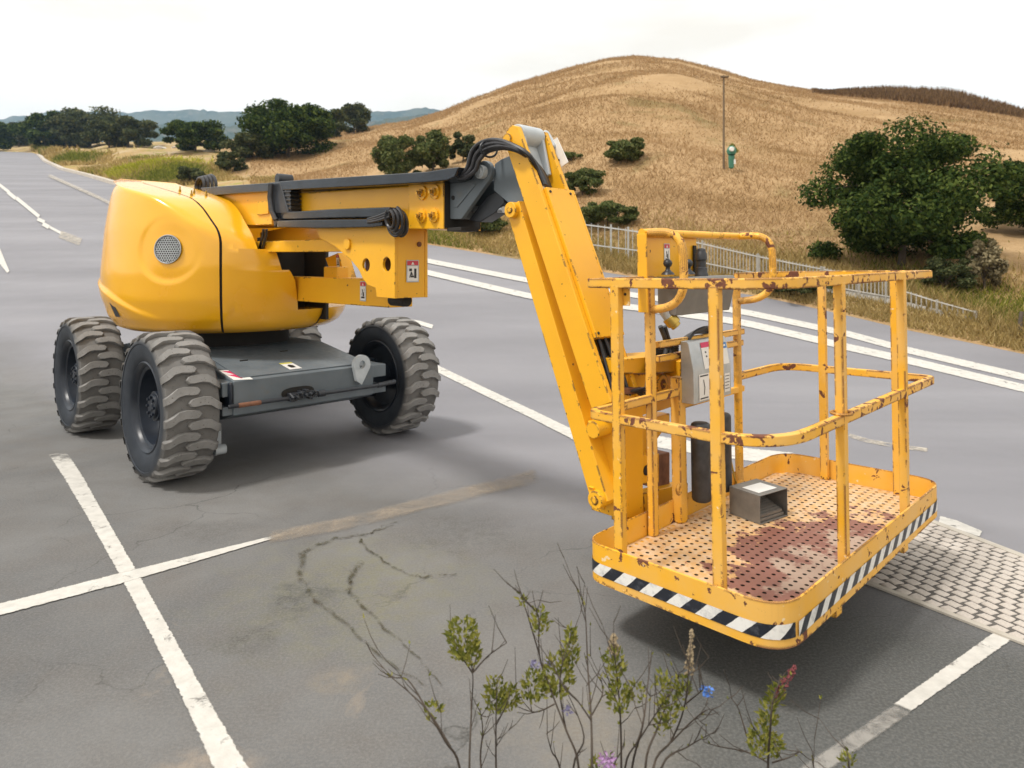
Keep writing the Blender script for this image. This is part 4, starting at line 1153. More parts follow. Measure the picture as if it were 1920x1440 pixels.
mb = plate_with_holes(outl, [(h1[0], h1[1], 0.042), (h2[0], h2[1], 0.042)], KN, KN + 0.02)
mb2 = plate_with_holes(outl, [], KN + 0.225, KN + 0.245); mb.add(mb2.v, mb2.f)
kz0, kz1 = kp_(742, 560)[1], kp_(738, 428)[1]
mb.box((front_a - 0.028, KN + 0.0205, kz0 + 0.001), (front_a - 0.003, KN + 0.2245, kz1 + 0.02))
mb.box((-4.1, KN + 0.0205, kz1 - 0.02), (front_a - 0.03, KN + 0.2245, kz1))
kn = part(mb, 'knuckle', 'arm', bevel=0.003)
mb = MB(); mb.box((-3.80, KN + 0.10, 1.44), (front_a - 0.06, KN + 0.11, kz1 - 0.03)); part(mb, 'knuckle_inside', 'rust', kn, 0)
bx, bz = pa(760, 528, front_a)
sticker(kn, 'crush_sticker', (front_a + 0.001, bx + 0.01, bz), (0, 1, 0), (0, 0, 1), 0.085, 0.125, 'hazard2')
by, bz2 = pa(786, 458, front_a); mb = MB(); mb.cyl((front_a - 0.01, by, bz2), (front_a + 0.004, by, bz2), 0.016, 10); part(mb, 'plug', 'rust', kn, 0)
mb = MB(); mb.cyl((-3.56, 2.50, 1.292), (-3.40, 2.50, 1.292), 0.036, 16); part(mb, 'cylinder_end', 'dark', kn)
# far riser seen through the gap, with two stickers
fb = 2.86
mb = MB()
pl = [pb(610, 484, fb), pb(634, 474, fb), pb(648, 522, fb), pb(650, 560, fb), pb(622, 560, fb), pb(620, 512, fb)]
mb.prism(pl, 'y', fb, fb + 0.1); fr = part(mb, 'riser_plate', 'arm', bevel=0.003)
mb = MB(); mb.box((-6.4, 2.93, 1.06), (-5.12, 2.96, 1.78)); mb.box((-5.6, 2.45, 1.10), (-5.45, 2.92, 1.70)); part(mb, 'inner_shade_panel', 'dark', bevel=0.004)  # dark panels added so the turret's inside reads as shaded
p1_, p2_ = pb(636, 497, fb), pb(642, 518, fb)
sticker(fr, 'small_sticker', (p1_[0] - 0.03, fb - 0.001, p1_[1] - 0.01), (1, 0, 0.0), (-0.15, 0, 1), 0.04, 0.09, 'hazard')
sticker(fr, 'small_sticker', (p2_[0] - 0.03, fb - 0.001, p2_[1] - 0.04), (1, 0, 0.0), (-0.1, 0, 1), 0.04, 0.07, 'hazard')
mb = MB(); mb.box((-4.75, 2.70, 1.30), (-4.55, 2.80, 1.50)); part(mb, 'valve_block', 'arm', la, 0.01)

# ---- boom
mb = MB()
def slope_box(mb, a0, z00, z01, a1, z10, z11, b0, b1, mi=0): mb.prism([(a0, z00), (a1, z10), (a1, z11), (a0, z01)], 'y', b0, b1, mi)
slope_box(mb, -6.9, 1.87, 2.16, -4.93, 1.815, 2.08, 2.37, 2.72)
boom = part(mb, 'boom', 'arm', bevel=0.008)
mb = MB(); slope_box(mb, -4.93, 1.80, 2.05, -2.945, 1.715, 1.965, 2.42, 2.67); part(mb, 'inner_boom', 'arm', boom, 0.012, seg=3)
mb = MB(); slope_box(mb, -3.26, 1.722, 1.985, -2.94, 1.708, 1.975, 2.405, 2.685); ep = part(mb, 'end_plate', 'arm', boom, 0.003)
mb = MB(); mb.box((-2.9395, 2.412, 1.714), (-2.935, 2.678, 1.970)); part(mb, 'end_shade_plate', 'dark', boom, 0)  # thin dark plate, colour stands for the shade inside the open tube
mb = MB(); mb.box((-5.15, 2.355, 1.90), (-4.96, 2.37, 2.0)); part(mb, 'boom_pad', 'arm', boom, 0.003)
bolt_me = None
for (u, v) in ((793, 362), (817, 360), (792, 405), (815, 404)):
    a_, z_ = pb(u, v, 2.405)
    mb = MB(); mb.cyl((0, 0.001, 0), (0, -0.012, 0), 0.040, 24); mb.cyl((0, -0.011, 0), (0, -0.026, 0), 0.024, 6); mb.cyl((0, -0.025, 0), (0, -0.048, 0), 0.011, 12)
    if bolt_me is None: o = mb.build('flange_bolt', 'arm', boom, bevel=0.002); bolt_me = o.data
    else:
        o = bpy.data.objects.new('flange_bolt', bolt_me); COL.objects.link(o); o.parent = boom
    o.location = (a_ - ORG[0], 2.405 - ORG[1], z_)
mb = MB(); mb.box((-2.94, 2.43, 1.695), (-2.82, 2.56, 1.715)); part(mb, 'boom_lip', 'dark', boom, 0.003)

# cable carrier along the boom
TB0, TB1 = 2.325, 2.40
def pt(u, v): return pb(u, v, TB0)
def strip(top, bot, b0, b1):
    poly = [pb(u, v, b0) for u, v in top] + [pb(u, v, b0) for u, v in bot[::-1]]
    mb = MB(); mb.prism(poly, 'y', b0, b1); return mb
ct = part(strip([(376, 352), (400, 350), (500, 343), (525, 340), (660, 331), (800, 322), (836, 316), (860, 313)], [(378, 358), (402, 366), (500, 359), (525, 357), (660, 350), (800, 342), (838, 338), (852, 332)], TB0, 2.60), 'cable_carrier', 'tray', bevel=0.006)
mb = strip([(517, 397), (560, 396), (620, 392), (730, 388)], [(517, 412), (560, 411), (620, 409), (736, 407)], 2.32, 2.40); part(mb, 'carrier_return', 'tray', ct, 0.008)
mb = strip([(519, 413), (600, 412), (700, 411), (716, 410)], [(519, 426), (600, 428), (700, 426), (716, 424)], 2.30, 2.40); part(mb, 'guide_rail', 'tray', ct, 0.006)
mb = strip([(503, 343), (524, 341)], [(513, 428), (540, 398)], 2.32, 2.40)
mb.add([], []); part(mb, 'carrier_bend', 'black', ct, 0.012)
mb = strip([(521, 355), (542, 352)], [(524, 398), (546, 396)], 2.335, 2.41); part(mb, 'carrier_link', 'black', ct, 0.004)
for k in range(5):
    mb = strip([(522, 358 + 8 * k), (545, 357 + 8 * k)], [(522, 361 + 8 * k), (545, 360 + 8 * k)], 2.328, 2.41); part(mb, 'carrier_segment', 'tray', ct, 0.002)
for k in range(3):
    pts = [(*pb(505 + 4 * k, 344, 2.31 + 0.0 * k),), (*pb(503 + 4 * k, 370, 2.31),), (*pb(506 + 4 * k, 395, 2.31),), (*pb(514 + 4 * k, 412, 2.31),)]
    mb = MB(); mb.tube([(p[0], 2.312 - 0.008 * k, p[1]) for p in pts], 0.010, 8); part(mb, 'carrier_hose', 'hose', ct, 0)
for k in range(7):   # loops of hose at the end of the return run
    c = pb(738 + 2.2 * (k % 3), 408 + 1.2 * k, 2.30); ra, rz = 0.050 + 0.013 * (k % 4), 0.050 + 0.011 * (k % 4)
    pts = []
    for t in np.linspace(-0.4, 2 * math.pi - 1.2, 26): pts.append((c[0] + ra * math.cos(t + 2.4), 2.275 + 0.012 * k + 0.01 * math.sin(t), c[1] - 0.01 + rz * math.sin(t + 2.4)))
    mb = MB(); mb.tube(pts, 0.0095, 8); part(mb, 'hose_loop', 'hose', ct, 0)
for k in range(3):
    p0 = pb(690, 411 + 3 * k, 2.30); p1 = pb(732, 396 + 5 * k, 2.28)
    mb = MB(); mb.tube([(p0[0], 2.30, p0[1]), (0.5 * (p0[0] + p1[0]), 2.285, 0.5 * (p0[1] + p1[1]) - 0.006), (p1[0], 2.28, p1[1])], 0.009, 8); part(mb, 'carrier_hose', 'hose', ct, 0)
for k in range(2):
    p0 = pb(494 + 6 * k, 430, 2.36); p1 = pb(486 + 6 * k, 456, 2.40); mb = MB(); mb.tube([(p0[0], 2.36, p0[1]), (p0[0] - 0.03, 2.37, (p0[1] + p1[1]) / 2), (p1[0], 2.40, p1[1] - 0.05)], 0.011, 8); part(mb, 'carrier_hose', 'hose', ct, 0)
a_, z_ = pb(392, 346, 2.52)
mb = MB(); 
for k in range(4):
    mb.tube([(a_ + (0.10 + 0.012 * k) * math.cos(t) , 2.44 + 0.03 * k, z_ - 0.02 + (0.075 + 0.01 * k) * math.sin(t)) for t in np.linspace(-0.3, math.pi + 0.3, 16)], 0.016, 8)
part(mb, 'rear_hose_bundle', 'hose', ct, 0)
mb = MB(); a_, z_ = pb(533, 336, 2.5); mb.cyl((a_, 2.44, z_), (a_, 2.56, z_), 0.04, 16); part(mb, 'carrier_roller', 'black', ct, 0.004)

# ---- elbow
EB = 2.45
def eb(u, v, b=EB): return pb(u, v, b)
c_ = eb(906, 323); r_ = 0.062
def hullish(pts): return [eb(*p) for p in pts]
bossL = [(c_[0] + r_ * math.cos(t), c_[1] + r_ * math.sin(t)) for t in np.linspace(2.1, -0.75, 16)]
poly = [eb(836, 345), eb(886, 331)] + bossL + [eb(874, 398), eb(865, 411), eb(838, 411)]
mb = MB(); mb.prism(poly, 'y', EB, EB + 0.03); mb.prism(poly, 'y', EB + 0.17, EB + 0.20)
mb.box((eb(838, 380)[0], EB + 0.0305, eb(838, 410)[1]), (eb(838, 380)[0] + 0.06, EB + 0.1695, eb(838, 346)[1]))
el = part(mb, 'elbow', 'grey', bevel=0.005)
mb = MB(); rib = [eb(850, 388), eb(858, 389), eb(893, 346), eb(886, 344), eb(856, 384)]
mb.prism(rib, 'y', EB - 0.006, EB + 0.002); part(mb, 'stiffening_rib', 'grey', el, 0.002)
mb = MB(); mb.cyl((c_[0], EB - 0.03, c_[1]), (c_[0], EB + 0.23, c_[1]), 0.036, 20); mb.cyl((c_[0], EB - 0.036, c_[1]), (c_[0], EB - 0.02, c_[1]), 0.024, 6); part(mb, 'elbow_pin', 'lightgrey', el, 0.003)
a_, z_ = eb(850, 371); mb = MB(); mb.cyl((a_, EB - 0.006, z_), (a_, EB + 0.01, z_), 0.012, 10); part(mb, 'grease_point', 'dark', el, 0)
mb = MB(); mb.prism([eb(862, 412), eb(896, 366), eb(925, 352), eb(930, 380), eb(912, 398), eb(885, 415)], 'y', EB + 0.06, EB + 0.15); part(mb, 'cylinder_housing', 'black', el, 0.006)
p0 = eb(884, 392, EB + 0.06); p1 = eb(940, 392, EB + 0.06)
mb = MB(); mb.cyl((p0[0], EB + 0.08, p0[1]), (p1[0], EB + 0.08, p1[1]), 0.018, 16); part(mb, 'cylinder_rod', 'steel', el, 0)
mb = MB(); mb.prism([eb(918, 306), eb(930, 297), eb(951, 288), eb(976, 374), eb(962, 382), eb(944, 380), eb(916, 356)], 'y', EB + 0.035, EB + 0.065); mb.prism([eb(918, 306), eb(930, 297), eb(951, 288), eb(976, 374), eb(962, 382), eb(944, 380), eb(916, 356)], 'y', EB + 0.12, EB + 0.15)
part(mb, 'jib_bracket', 'grey', el, 0.005)

# ---- jib
JB0, JB1 = 2.42, 2.65
jd = Vector((0.402, 0, -0.916)).normalized(); jp = Vector((0.916, 0, 0.402)).normalized()
def jpt(s, p): # s metres down the jib from its head, p across
    o = Vector((-2.443, 0, 2.06)) + jd * s + jp * p; return (o.x, o.z)
S0, S1 = -0.09, 1.31
mb = MB()
for (b0, b1) in ((JB0, JB0 + 0.03), (JB1 - 0.03, JB1)):
    head = [jpt(S0 + 0.03, 0.0), jpt(S0 - 0.03, 0.03), jpt(S0 - 0.04, 0.075), jpt(S0 - 0.01, 0.11), jpt(0.24, 0.118), jpt(S1, 0.118), jpt(S1, 0.0)]
    mb.prism(head, 'y', b0, b1)
mb.prism([jpt(0.30, 0.002), jpt(0.30, 0.012), jpt(S1, 0.012), jpt(S1, 0.002)], 'y', JB0 + 0.0305, JB1 - 0.0305)
jib = part(mb, 'jib', 'arm', bevel=0.004)
mb = MB(); mb.prism([jpt(0.25, 0.10), jpt(0.25, 0.135), jpt(1.02, 0.135), jpt(1.02, 0.10)], 'y', JB0 + 0.0315, JB1 - 0.002)
mb.prism([jpt(0.25, 0.1185), jpt(0.25, 0.135), jpt(1.02, 0.135), jpt(1.02, 0.1185)], 'y', JB1 - 0.001, JB1 + 0.012)
cv = part(mb, 'jib_cover', 'arm', jib, 0.003)
for s in (0.275, 1.0):
    for b in (JB0 + 0.05, JB1 - 0.03):
        p = jpt(s, 0.135); q = jpt(s, 0.139); mb = MB(); mb.cyl((p[0], b, p[1]), (q[0], b, q[1]), 0.007, 8); part(mb, 'cover_screw', 'dark', cv, 0)
# parallel link below the jib
L0 = pb(962, 394, JB0 - 0.005); L1 = pb(1121, 936, JB0 - 0.005)
ld = (Vector((L1[0], 0, L1[1])) - Vector((L0[0], 0, L0[1]))).normalized()
mb = MB(); q0 = Vector((L0[0], JB0 + 0.055, L0[1])) - ld * 0.03; q1 = Vector((L1[0], JB0 + 0.055, L1[1])) + ld * 0.02
mb.bar(q0, q1, 0.11, 0.095); lnk = part(mb, 'levelling_link', 'arm', bevel=0.004)
for c in (L0, L1):
    mb = MB(); mb.cyl((c[0], JB0 - 0.028, c[1]), (c[0], JB0 + 0.14, c[1]), 0.040, 22); mb.cyl((c[0], JB0 - 0.034, c[1]), (c[0], JB0 - 0.02, c[1]), 0.018, 6); part(mb, 'link_pin', 'arm', lnk, 0.004)
a_, z_ = pb(1112, 803, JB0 + 0.01); mb = MB(); mb.cyl((a_ + 0.02, JB0 - 0.02, z_), (a_ + 0.02, JB0 + 0.2, z_), 0.038, 20); part(mb, 'jib_pin', 'arm', jib, 0.004)
h_ = jpt(S0 + 0.02, 0.04)
mb = MB(); mb.cyl((h_[0] - 0.015, JB0 - 0.010, h_[1] + 0.0), (h_[0] - 0.015, JB0 + 0.02, h_[1] + 0.0), 0.030, 20); part(mb, 'head_pin', 'arm', jib, 0.004)
mb = MB()   # pale grey casting in the head
mb.cyl((jpt(S0 - 0.0, 0.06)[0], JB0 + 0.035, jpt(S0, 0.06)[1]), (jpt(S0, 0.06)[0], JB1 - 0.035, jpt(S0, 0.06)[1]), 0.052, 24)
mb.prism([jpt(S0, 0.0), jpt(S0 - 0.045, 0.07), jpt(S0, 0.105), jpt(0.13, 0.07), jpt(0.13, 0.0)], 'y', JB0 + 0.037, JB0 + 0.055)
mb.prism([jpt(S0, 0.0), jpt(S0 - 0.045, 0.07), jpt(S0, 0.105), jpt(0.13, 0.07), jpt(0.13, 0.0)], 'y', JB1 - 0.055, JB1 - 0.037)
mb.prism([jpt(S0 + 0.03, 0.02), jpt(S0 + 0.03, 0.05), jpt(0.12, 0.05), jpt(0.12, 0.02)], 'y', JB0 + 0.056, JB1 - 0.056)
part(mb, 'head_casting', 'lightgrey', jib, 0.004)
mb = MB(); mb.prism([jpt(S0 - 0.04, 0.03), jpt(S0 - 0.045, 0.09), jpt(S0 + 0.07, 0.115), jpt(S0 + 0.09, 0.05)], 'y', JB1 + 0.002, JB1 + 0.04); part(mb, 'head_cap', 'lightgrey', jib, 0.012)
p0, p1 = jpt(-0.06, 0.07), jpt(0.075, 0.10)
mb = MB(); mb.prism([jpt(-0.06, 0.075), jpt(-0.06, 0.135), jpt(0.095, 0.15), jpt(0.095, 0.085)], 'y', JB1 + 0.022, JB1 + 0.026); wp = part(mb, 'white_plate', 'white', jib, 0.001)
for k, (s, p) in enumerate(((-0.035, 0.09), (0.055, 0.10))):
    q = jpt(s, p); mb = MB(); mb.cyl((q[0], JB1 + 0.021, q[1]), (q[0], JB1 + 0.016, q[1]), 0.006, 8); part(mb, 'plate_screw', 'dark', wp, 0)
# hoses: from the carrier over the elbow into the jib, and out again near the platform
rr = random.Random(9)
for k in range(9):
    ob = 2.40 + 0.022 * k; dv = 3.4 * k; wpts = [(846, 326), (868, 330), (884, 316), (892, 292), (908, 276 ), (935, 270), (965, 277), (996, 297), (1014, 322), (1026, 350)]
    pts = []
    for i, (u, v) in enumerate(wpts):
        bb = 2.44 + (0.015 * (k % 4)); k_ = k * 0.75; uu = u + 2.4 * (k_ - 3) * (1 if i < 5 else (1.4 if i < 7 else 0.8)) * (0.4 if i in (0, 1) else 1); vv = v + (k_ - 3) * (2.6 if 3 <= i <= 7 else 1.2)
        bb = 2.375 + 0.006 * (k % 3) if i >= 4 else 2.37 + 0.02 * (k % 4)
        if i == 7: bb = 2.395 + 0.012 * k
        if i == 8: bb = 2.455 + 0.015 * k
        if i == 9: bb = 2.47 + 0.017 * k
        a_, z_ = pb(uu, vv, bb); pts.append(Vector((a_, bb, z_)))
    sm = []
    for i in range(len(pts) - 1):
        p_1 = pts[max(i - 1, 0)]; p0 = pts[i]; p1 = pts[i + 1]; p2 = pts[min(i + 2, len(pts) - 1)]
        for t in np.linspace(0, 1, 6, endpoint=False):
            sm.append(0.5 * ((2 * p0) + (-p_1 + p1) * t + (2 * p_1 - 5 * p0 + 4 * p1 - p2) * t * t + (-p_1 + 3 * p0 - 3 * p1 + p2) * t ** 3))
    sm.append(pts[-1]); mb = MB(); mb.tube(sm, 0.0115, 8); part(mb, 'elbow_hose', 'hose', jib, 0)
a_, z_ = pb(911, 277, 2.38); mb = MB(); mb.tube([(a_ + 0.004 * math.cos(t), 2.40 + 0.055 * math.cos(t), z_ - 0.005 + 0.04 * math.sin(t)) for t in np.linspace(0, 2 * math.pi, 17)], 0.006, 6); part(mb, 'hose_tie', 'black', jib, 0)
for k in range(16):
    b = JB0 + 0.045 + 0.0095 * k; pts = []
    for i, s in enumerate(np.linspace(0.98, 1.30, 9)):
        q = jpt(s, 0.055 + 0.022 * ((k * 7) % 3) + 0.010 * math.sin(6 * s + k)); pts.append((q[0], b + 0.012 * math.sin(5 * s + 1.7 * k), q[1]))
    mb = MB(); mb.tube(pts, 0.0075, 6); part(mb, 'jib_cable', 'hose', jib, 0)
for k in range(5):
    q = jpt(1.28, 0.10); e_ = pa(1160, 648 + 3 * k, -1.80)
    pts = [Vector((q[0], JB1 - 0.08 + 0.015 * k, q[1])), Vector((q[0] + 0.06, JB1 - 0.01, q[1] + 0.02 - 0.012 * k)), Vector((-1.83, 2.76, 1.115 - 0.012 * k)), Vector((-1.80, 2.95, 1.11 - 0.012 * k))]
    mb = MB(); mb.tube(pts, 0.0075, 6); part(mb, 'jib_cable', 'hose', jib, 0)

# ---- work platform: own frame (x = away from the boom, y = across, z = up from just above the deck)
PC = Vector((1.225, 3.106, CAM_H - 1.139)); PR = (Matrix.Rotation(-0.800, 3, 'Z') @ Matrix.Rotation(-0.012, 3, 'Y') @ Matrix.Rotation(0.012, 3, 'X'))
def pw(v): return PR @ Vector(v) + PC
def pxf(v):
    p = pw(v); return (Q * (p.x - p.y), Q * (p.x + p.y), p.z)
def psolve(u, v, **fix):
    """photo pixel -> platform coordinates with one coordinate held"""
    names = ['x', 'y', 'z']; k = list(fix)[0]; free = [n for n in names if n != k]; q = {'x': 0.0, 'y': 0.0, 'z': 0.5}; q.update(fix)
    def pr(q):
        p = pw((q['x'], q['y'], q['z'])); return 960 + F * p.x / p.y, HV + F * (CAM_H - p.z) / p.y
    for _ in range(25):
        u0, v0 = pr(q); J = []
        for f in free:
            q2 = dict(q); q2[f] += 1e-4; u1, v1 = pr(q2); J.append(((u1 - u0) / 1e-4, (v1 - v0) / 1e-4))
        (a, c), (b, d) = J; det = a * d - b * c; ru, rv = u - u0, v - v0
        q[free[0]] += (ru * d - rv * b) / det; q[free[1]] += (rv * a - ru * c) / det
    return q['x'], q['y'], q['z']
HX, HY = 0.412, 0.90
ZB, ZT, ZFL, ZM, ZR = -0.098, 0.050, -0.055, 0.559, 1.10
M['scuffed'] = m_simple('scuffed_black_rubber', (0.012, 0.013, 0.016), (0.05, 0.052, 0.056), 0.45, 16)
PLAT = empty('work_platform'); PLAT.parent = LIFT
tag(PLAT, 'chipped yellow guard-railed platform with perforated rusty floor')
def pp(mb, name, mats, bevel=0.003, smooth=35, parent=None, seg=2): return mb.build(name, mats, parent or PLAT, ORG, pxf, bevel, smooth, seg=seg)
def rounded(pts, rad, n=8, closed=False):
    out = []; m = len(pts)
    for i, p in enumerate(pts):
        p = Vector(p)
        if (not closed and i in (0, m - 1)) or rad[i] == 0: out.append(p); continue
        a = Vector(pts[i - 1]); b = Vector(pts[(i + 1) % m]); d0 = (a - p).normalized(); d1 = (b - p).normalized(); r = rad[i]
        s = p + d0 * r; e = p + d1 * r
        for t in np.linspace(0, 1, n + 1): out.append(s * (1 - t) ** 2 + p * (2 * t * (1 - t) * 0.97 + 0.0) + e * t ** 2 + (s + e) * 0.5 * (2 * t * (1 - t) * 0.03))
    return out
def ring(z, x0=-HX, x1=HX, y0=-HY, y1=HY): return [(x1, y0, z), (x1, y1, z), (x0, y1, z), (x0, y0, z)]
# toe board: plate with rolled lips
tp = rounded(ring(0.0), [0.14, 0.13, 0.16, 0.10], 10, True)
mb = MB(); mb.sweep(tp, [(-0.002, ZB), (0.003, ZB - 0.004), (0.003, ZT), (-0.003, ZT + 0.002), (-0.003, ZB)], closed=True)
pp(mb, 'toe_board', 'worn', 0)
mb = MB(); mb.sweep(tp, [(-0.03, ZB + 0.004), (-0.03, ZB - 0.004), (0.001, ZB - 0.004), (0.001, ZB + 0.004)], closed=True); pp(mb, 'lower_lip', 'rail', 0)
# hazard tape on the two outer sides
def tape(path, name, pitch, z0=ZB + 0.028, z1=ZB + 0.077):
    me = bpy.data.meshes.new(name); V = []; UV = []; s = 0; prev = None; n = len(path)
    for i, p in enumerate(path):
        a = path[max(i - 1, 0)]; b = path[min(i + 1, n - 1)]; t = (b - a).normalized(); o = Vector((t.y, -t.x, 0)) * 0.0052
        if prev is not None: s += (p - prev).length
        prev = p
        for z, w_ in ((z0, 0), (z1, 1)):
            q = pxf((p.x + o.x, p.y + o.y, z)); V.append((q[0] - ORG[0], q[1] - ORG[1], q[2])); UV.append((s / pitch, w_))
    me.from_pydata(V, [], [(2 * i, 2 * i + 2, 2 * i + 3, 2 * i + 1) for i in range(n - 1)])
    l = me.uv_layers.new(name='UVMap')
    for lp in me.loops: l.data[lp.index].uv = UV[lp.vertex_index]
    me.materials.append(M['tape']); o = bpy.data.objects.new(name, me); COL.objects.link(o); o.parent = PLAT; return o
fullp = tp + tp[:1]
left = [p for p in tp if p.y < -HY + 0.14 and p.x < HX - 0.03]
def seg_path(a, b, n=40): return [a.lerp(b, t) for t in np.linspace(0, 1, n)]
corner = rounded([(-HX, -HY, 0), (HX, -HY, 0), (HX, HY, 0)], [0, 0.14, 0], 10)
tape(rounded([(-HX, -HY + 0.101, 0), (-HX, -HY, 0), (HX, -HY, 0), (HX, -HY + 0.145, 0)], [0, 0.10, 0.14, 0], 10)[3:-3], 'hazard_tape', 0.118)
tape([Vector((HX, y, 0)) for y in np.linspace(-HY + 0.10, HY - 0.13, 40)] + rounded([(HX, HY - 0.135, 0), (HX, HY, 0), (HX - 0.05, HY, 0)], [0, 0.13, 0], 8)[1:6], 'hazard_tape', 0.115)
# perforated floor, each hole cut through
def floor_plate():
    px = 0.041; mb = MB(); V = []; Fc = []; wear = []
    x0, x1, y0, y1 = -HX + 0.006, HX - 0.006, -HY + 0.006, HY - 0.006
    nx = int((x1 - x0) / px); ny = int((y1 - y0) / px); dx = (x1 - x0) / nx; dy = (y1 - y0) / ny
    def inside(x, y):
        for (cx, cy, sx, sy, r) in ((HX - 0.12, -HY + 0.12, 1, -1, 0.125), (HX - 0.12, HY - 0.12, 1, 1, 0.125), (-HX + 0.13, HY - 0.13, -1, 1, 0.135), (-HX + 0.08, -HY + 0.08, -1, -1, 0.085)):
            if (x - cx) * sx > 0 and (y - cy) * sy > 0 and math.hypot(x - cx, y - cy) > r: return False
        return True
    for i in range(nx):
        for j in range(ny):
            cx, cy = x0 + (i + 0.5) * dx, y0 + (j + 0.5) * dy
            if not all(inside(cx + sx * dx / 2, cy + sy * dy / 2) for sx in (-1, 1) for sy in (-1, 1)): continue
            o = len(V); off = 0.0
            sq = [(-1, -1), (0, -1), (1, -1), (1, 0), (1, 1), (0, 1), (-1, 1), (-1, 0)]
            for (sx, sy) in sq: V.append((cx + sx * dx / 2, cy + sy * dy / 2, ZFL))
            rh = 0.0080
            for k in range(8):
                t = -3 * math.pi / 4 + k * math.pi / 4; V.append((cx + rh * 1.1 * math.cos(t), cy + rh * math.sin(t), ZFL + 0.0006))
            for k in range(8):
                k2 = (k + 1) % 8
                Fc.append((o + k, o + k2, o + 8 + k2, o + 8 + k))
    V3 = [pxf(v) for v in V]; V3 = [(a - ORG[0], b - ORG[1], z) for a, b, z in V3]
    o = np_mesh('floor', V3, Fc, [M['plate']], PLAT)
    me = o.data; ca = me.color_attributes.new('wear', 'FLOAT_COLOR', 'POINT'); cols = np.zeros((len(V), 4), dtype=np.float32); cols[:, 3] = 1
    # bare patch where people stand, towards the outer long side
    for i, (x, y, z) in enumerate(V):
        d = math.hypot((x - 0.30) / 0.46, (y + 0.16) / 0.80)
        cols[i, :3] = max(0.0, min(1.0, 1.30 - d))
    ca.data.foreach_set('color', cols.ravel())
    return o
fl = floor_plate()
mb = MB(); mb.box((-HX + 0.06, -HY + 0.06, ZFL - 0.016), (HX - 0.06, HY - 0.06, ZFL - 0.012)); pp(mb, 'hole_shade_sheet', 'dark', 0)  # dark sheet added below the floor to shade its holes
mb = MB()   # floor margin where the rounded corners have no holes, and bearers underneath
mb.sweep(rounded(ring(0.0, -HX + 0.003, HX - 0.003, -HY + 0.003, HY - 0.003), [0.14, 0.13, 0.16, 0.10], 10, True), [(-0.05, ZFL - 0.006), (-0.05, ZFL - 0.002), (0, ZFL - 0.002), (0, ZFL - 0.006)], closed=True)
pp(mb, 'floor_margin', 'rail', 0)
for y in (-0.42, 0.36):
    mb = MB(); mb.box((-HX - 0.25, y - 0.03, ZB - 0.05), (HX - 0.01, y + 0.03, ZB - 0.005)); pp(mb, 'floor_bearer', 'rail', 0.004)
# posts
def post(x, y, wx, wy, z0=ZFL, z1=ZR - 0.02, name='post', m_='worn'):
    mb = MB(); mb.box((x - wx / 2, y - wy / 2, z0), (x + wx / 2, y + wy / 2, z1)); return pp(mb, name, m_, 0.004)
ins = 0.026
def ypost(u, x): return psolve(u, 800, x=x)[1]
def xpost(u, y): return psolve(u, 800, y=y)[0]
yl = -HY + ins; yr = HY - ins; xf_ = HX - ins; xb = -HX + ins
PX_F = xpost(1345, yl); PX_L = xpost(1160, yl)
post(PX_F, yl, 0.040, 0.034); post(PX_L, yl, 0.040, 0.034)
post(xf_, ypost(1578, xf_), 0.034, 0.040); post(xf_, ypost(1694, xf_), 0.034, 0.040)
post(xpost(1682, yr), yr, 0.040, 0.034); post(xpost(1545, yr), yr, 0.040, 0.034)
YB2 = ypost(1222, xb); YBS = ypost(1274, xb); YBT = ypost(1385, xb)
post(xb, YB2, 0.034, 0.040)
post(xb - 0.005, YBS, 0.05, 0.055, ZFL, psolve(1274, 706, x=xb)[2], 'short_post')
mb = MB(); mb.cyl((xb, YBT, ZFL), (xb, YBT, ZR - 0.02), 0.021, 18); pp(mb, 'tube_post', 'worn', 0)
mb = MB(); mb.box((PX_L - 0.0, yl + 0.017, ZR - 0.10), (PX_L + 0.05, yl + 0.022, ZR - 0.02)); pp(mb, 'gusset', 'worn', 0.002)
mb = MB(); mb.cyl((PX_L + 0.03, yl + 0.0165, ZR - 0.055), (PX_L + 0.03, yl + 0.015, ZR - 0.055), 0.006, 8); pp(mb, 'gusset_hole', 'dark', 0)
# rails
prof = [(-0.016, -0.019), (0.016, -0.019), (0.016, 0.019), (-0.016, 0.019)]
def rail(pts, rad, name, m_='rail'):
    mb = MB(); mb.sweep(rounded(pts, rad, 10), prof); return pp(mb, name, m_, 0.005)
zr = ZR - 0.012
rail([(xb, YB2 + 0.02, zr), (xb, yl, zr), (xf_, yl, zr), (xf_, yr, zr), (xb, yr, zr), (xb, YBT, zr)], [0, 0.03, 0.22, 0.05, 0.14, 0], 'top_rail')
rail([(xb, YBS, ZM), (xb - 0.0, yl, ZM), (xf_, yl, ZM), (xf_, yr, ZM), (xb, yr, ZM), (xb, YBT, ZM)], [0, 0.04, 0.24, 0.05, 0.16, 0], 'middle_rail')
yy = ypost(1578, xf_); el_ = []
for t in np.linspace(0, 2 * math.pi, 25): el_.append((xf_ + 0.036 * math.cos(t), yy + 0.036 * math.sin(t), ZM + 0.024))
mb = MB(); mb.tube(el_, 0.006, 6, cap=False); pp(mb, 'rail_collar', 'rail', 0)
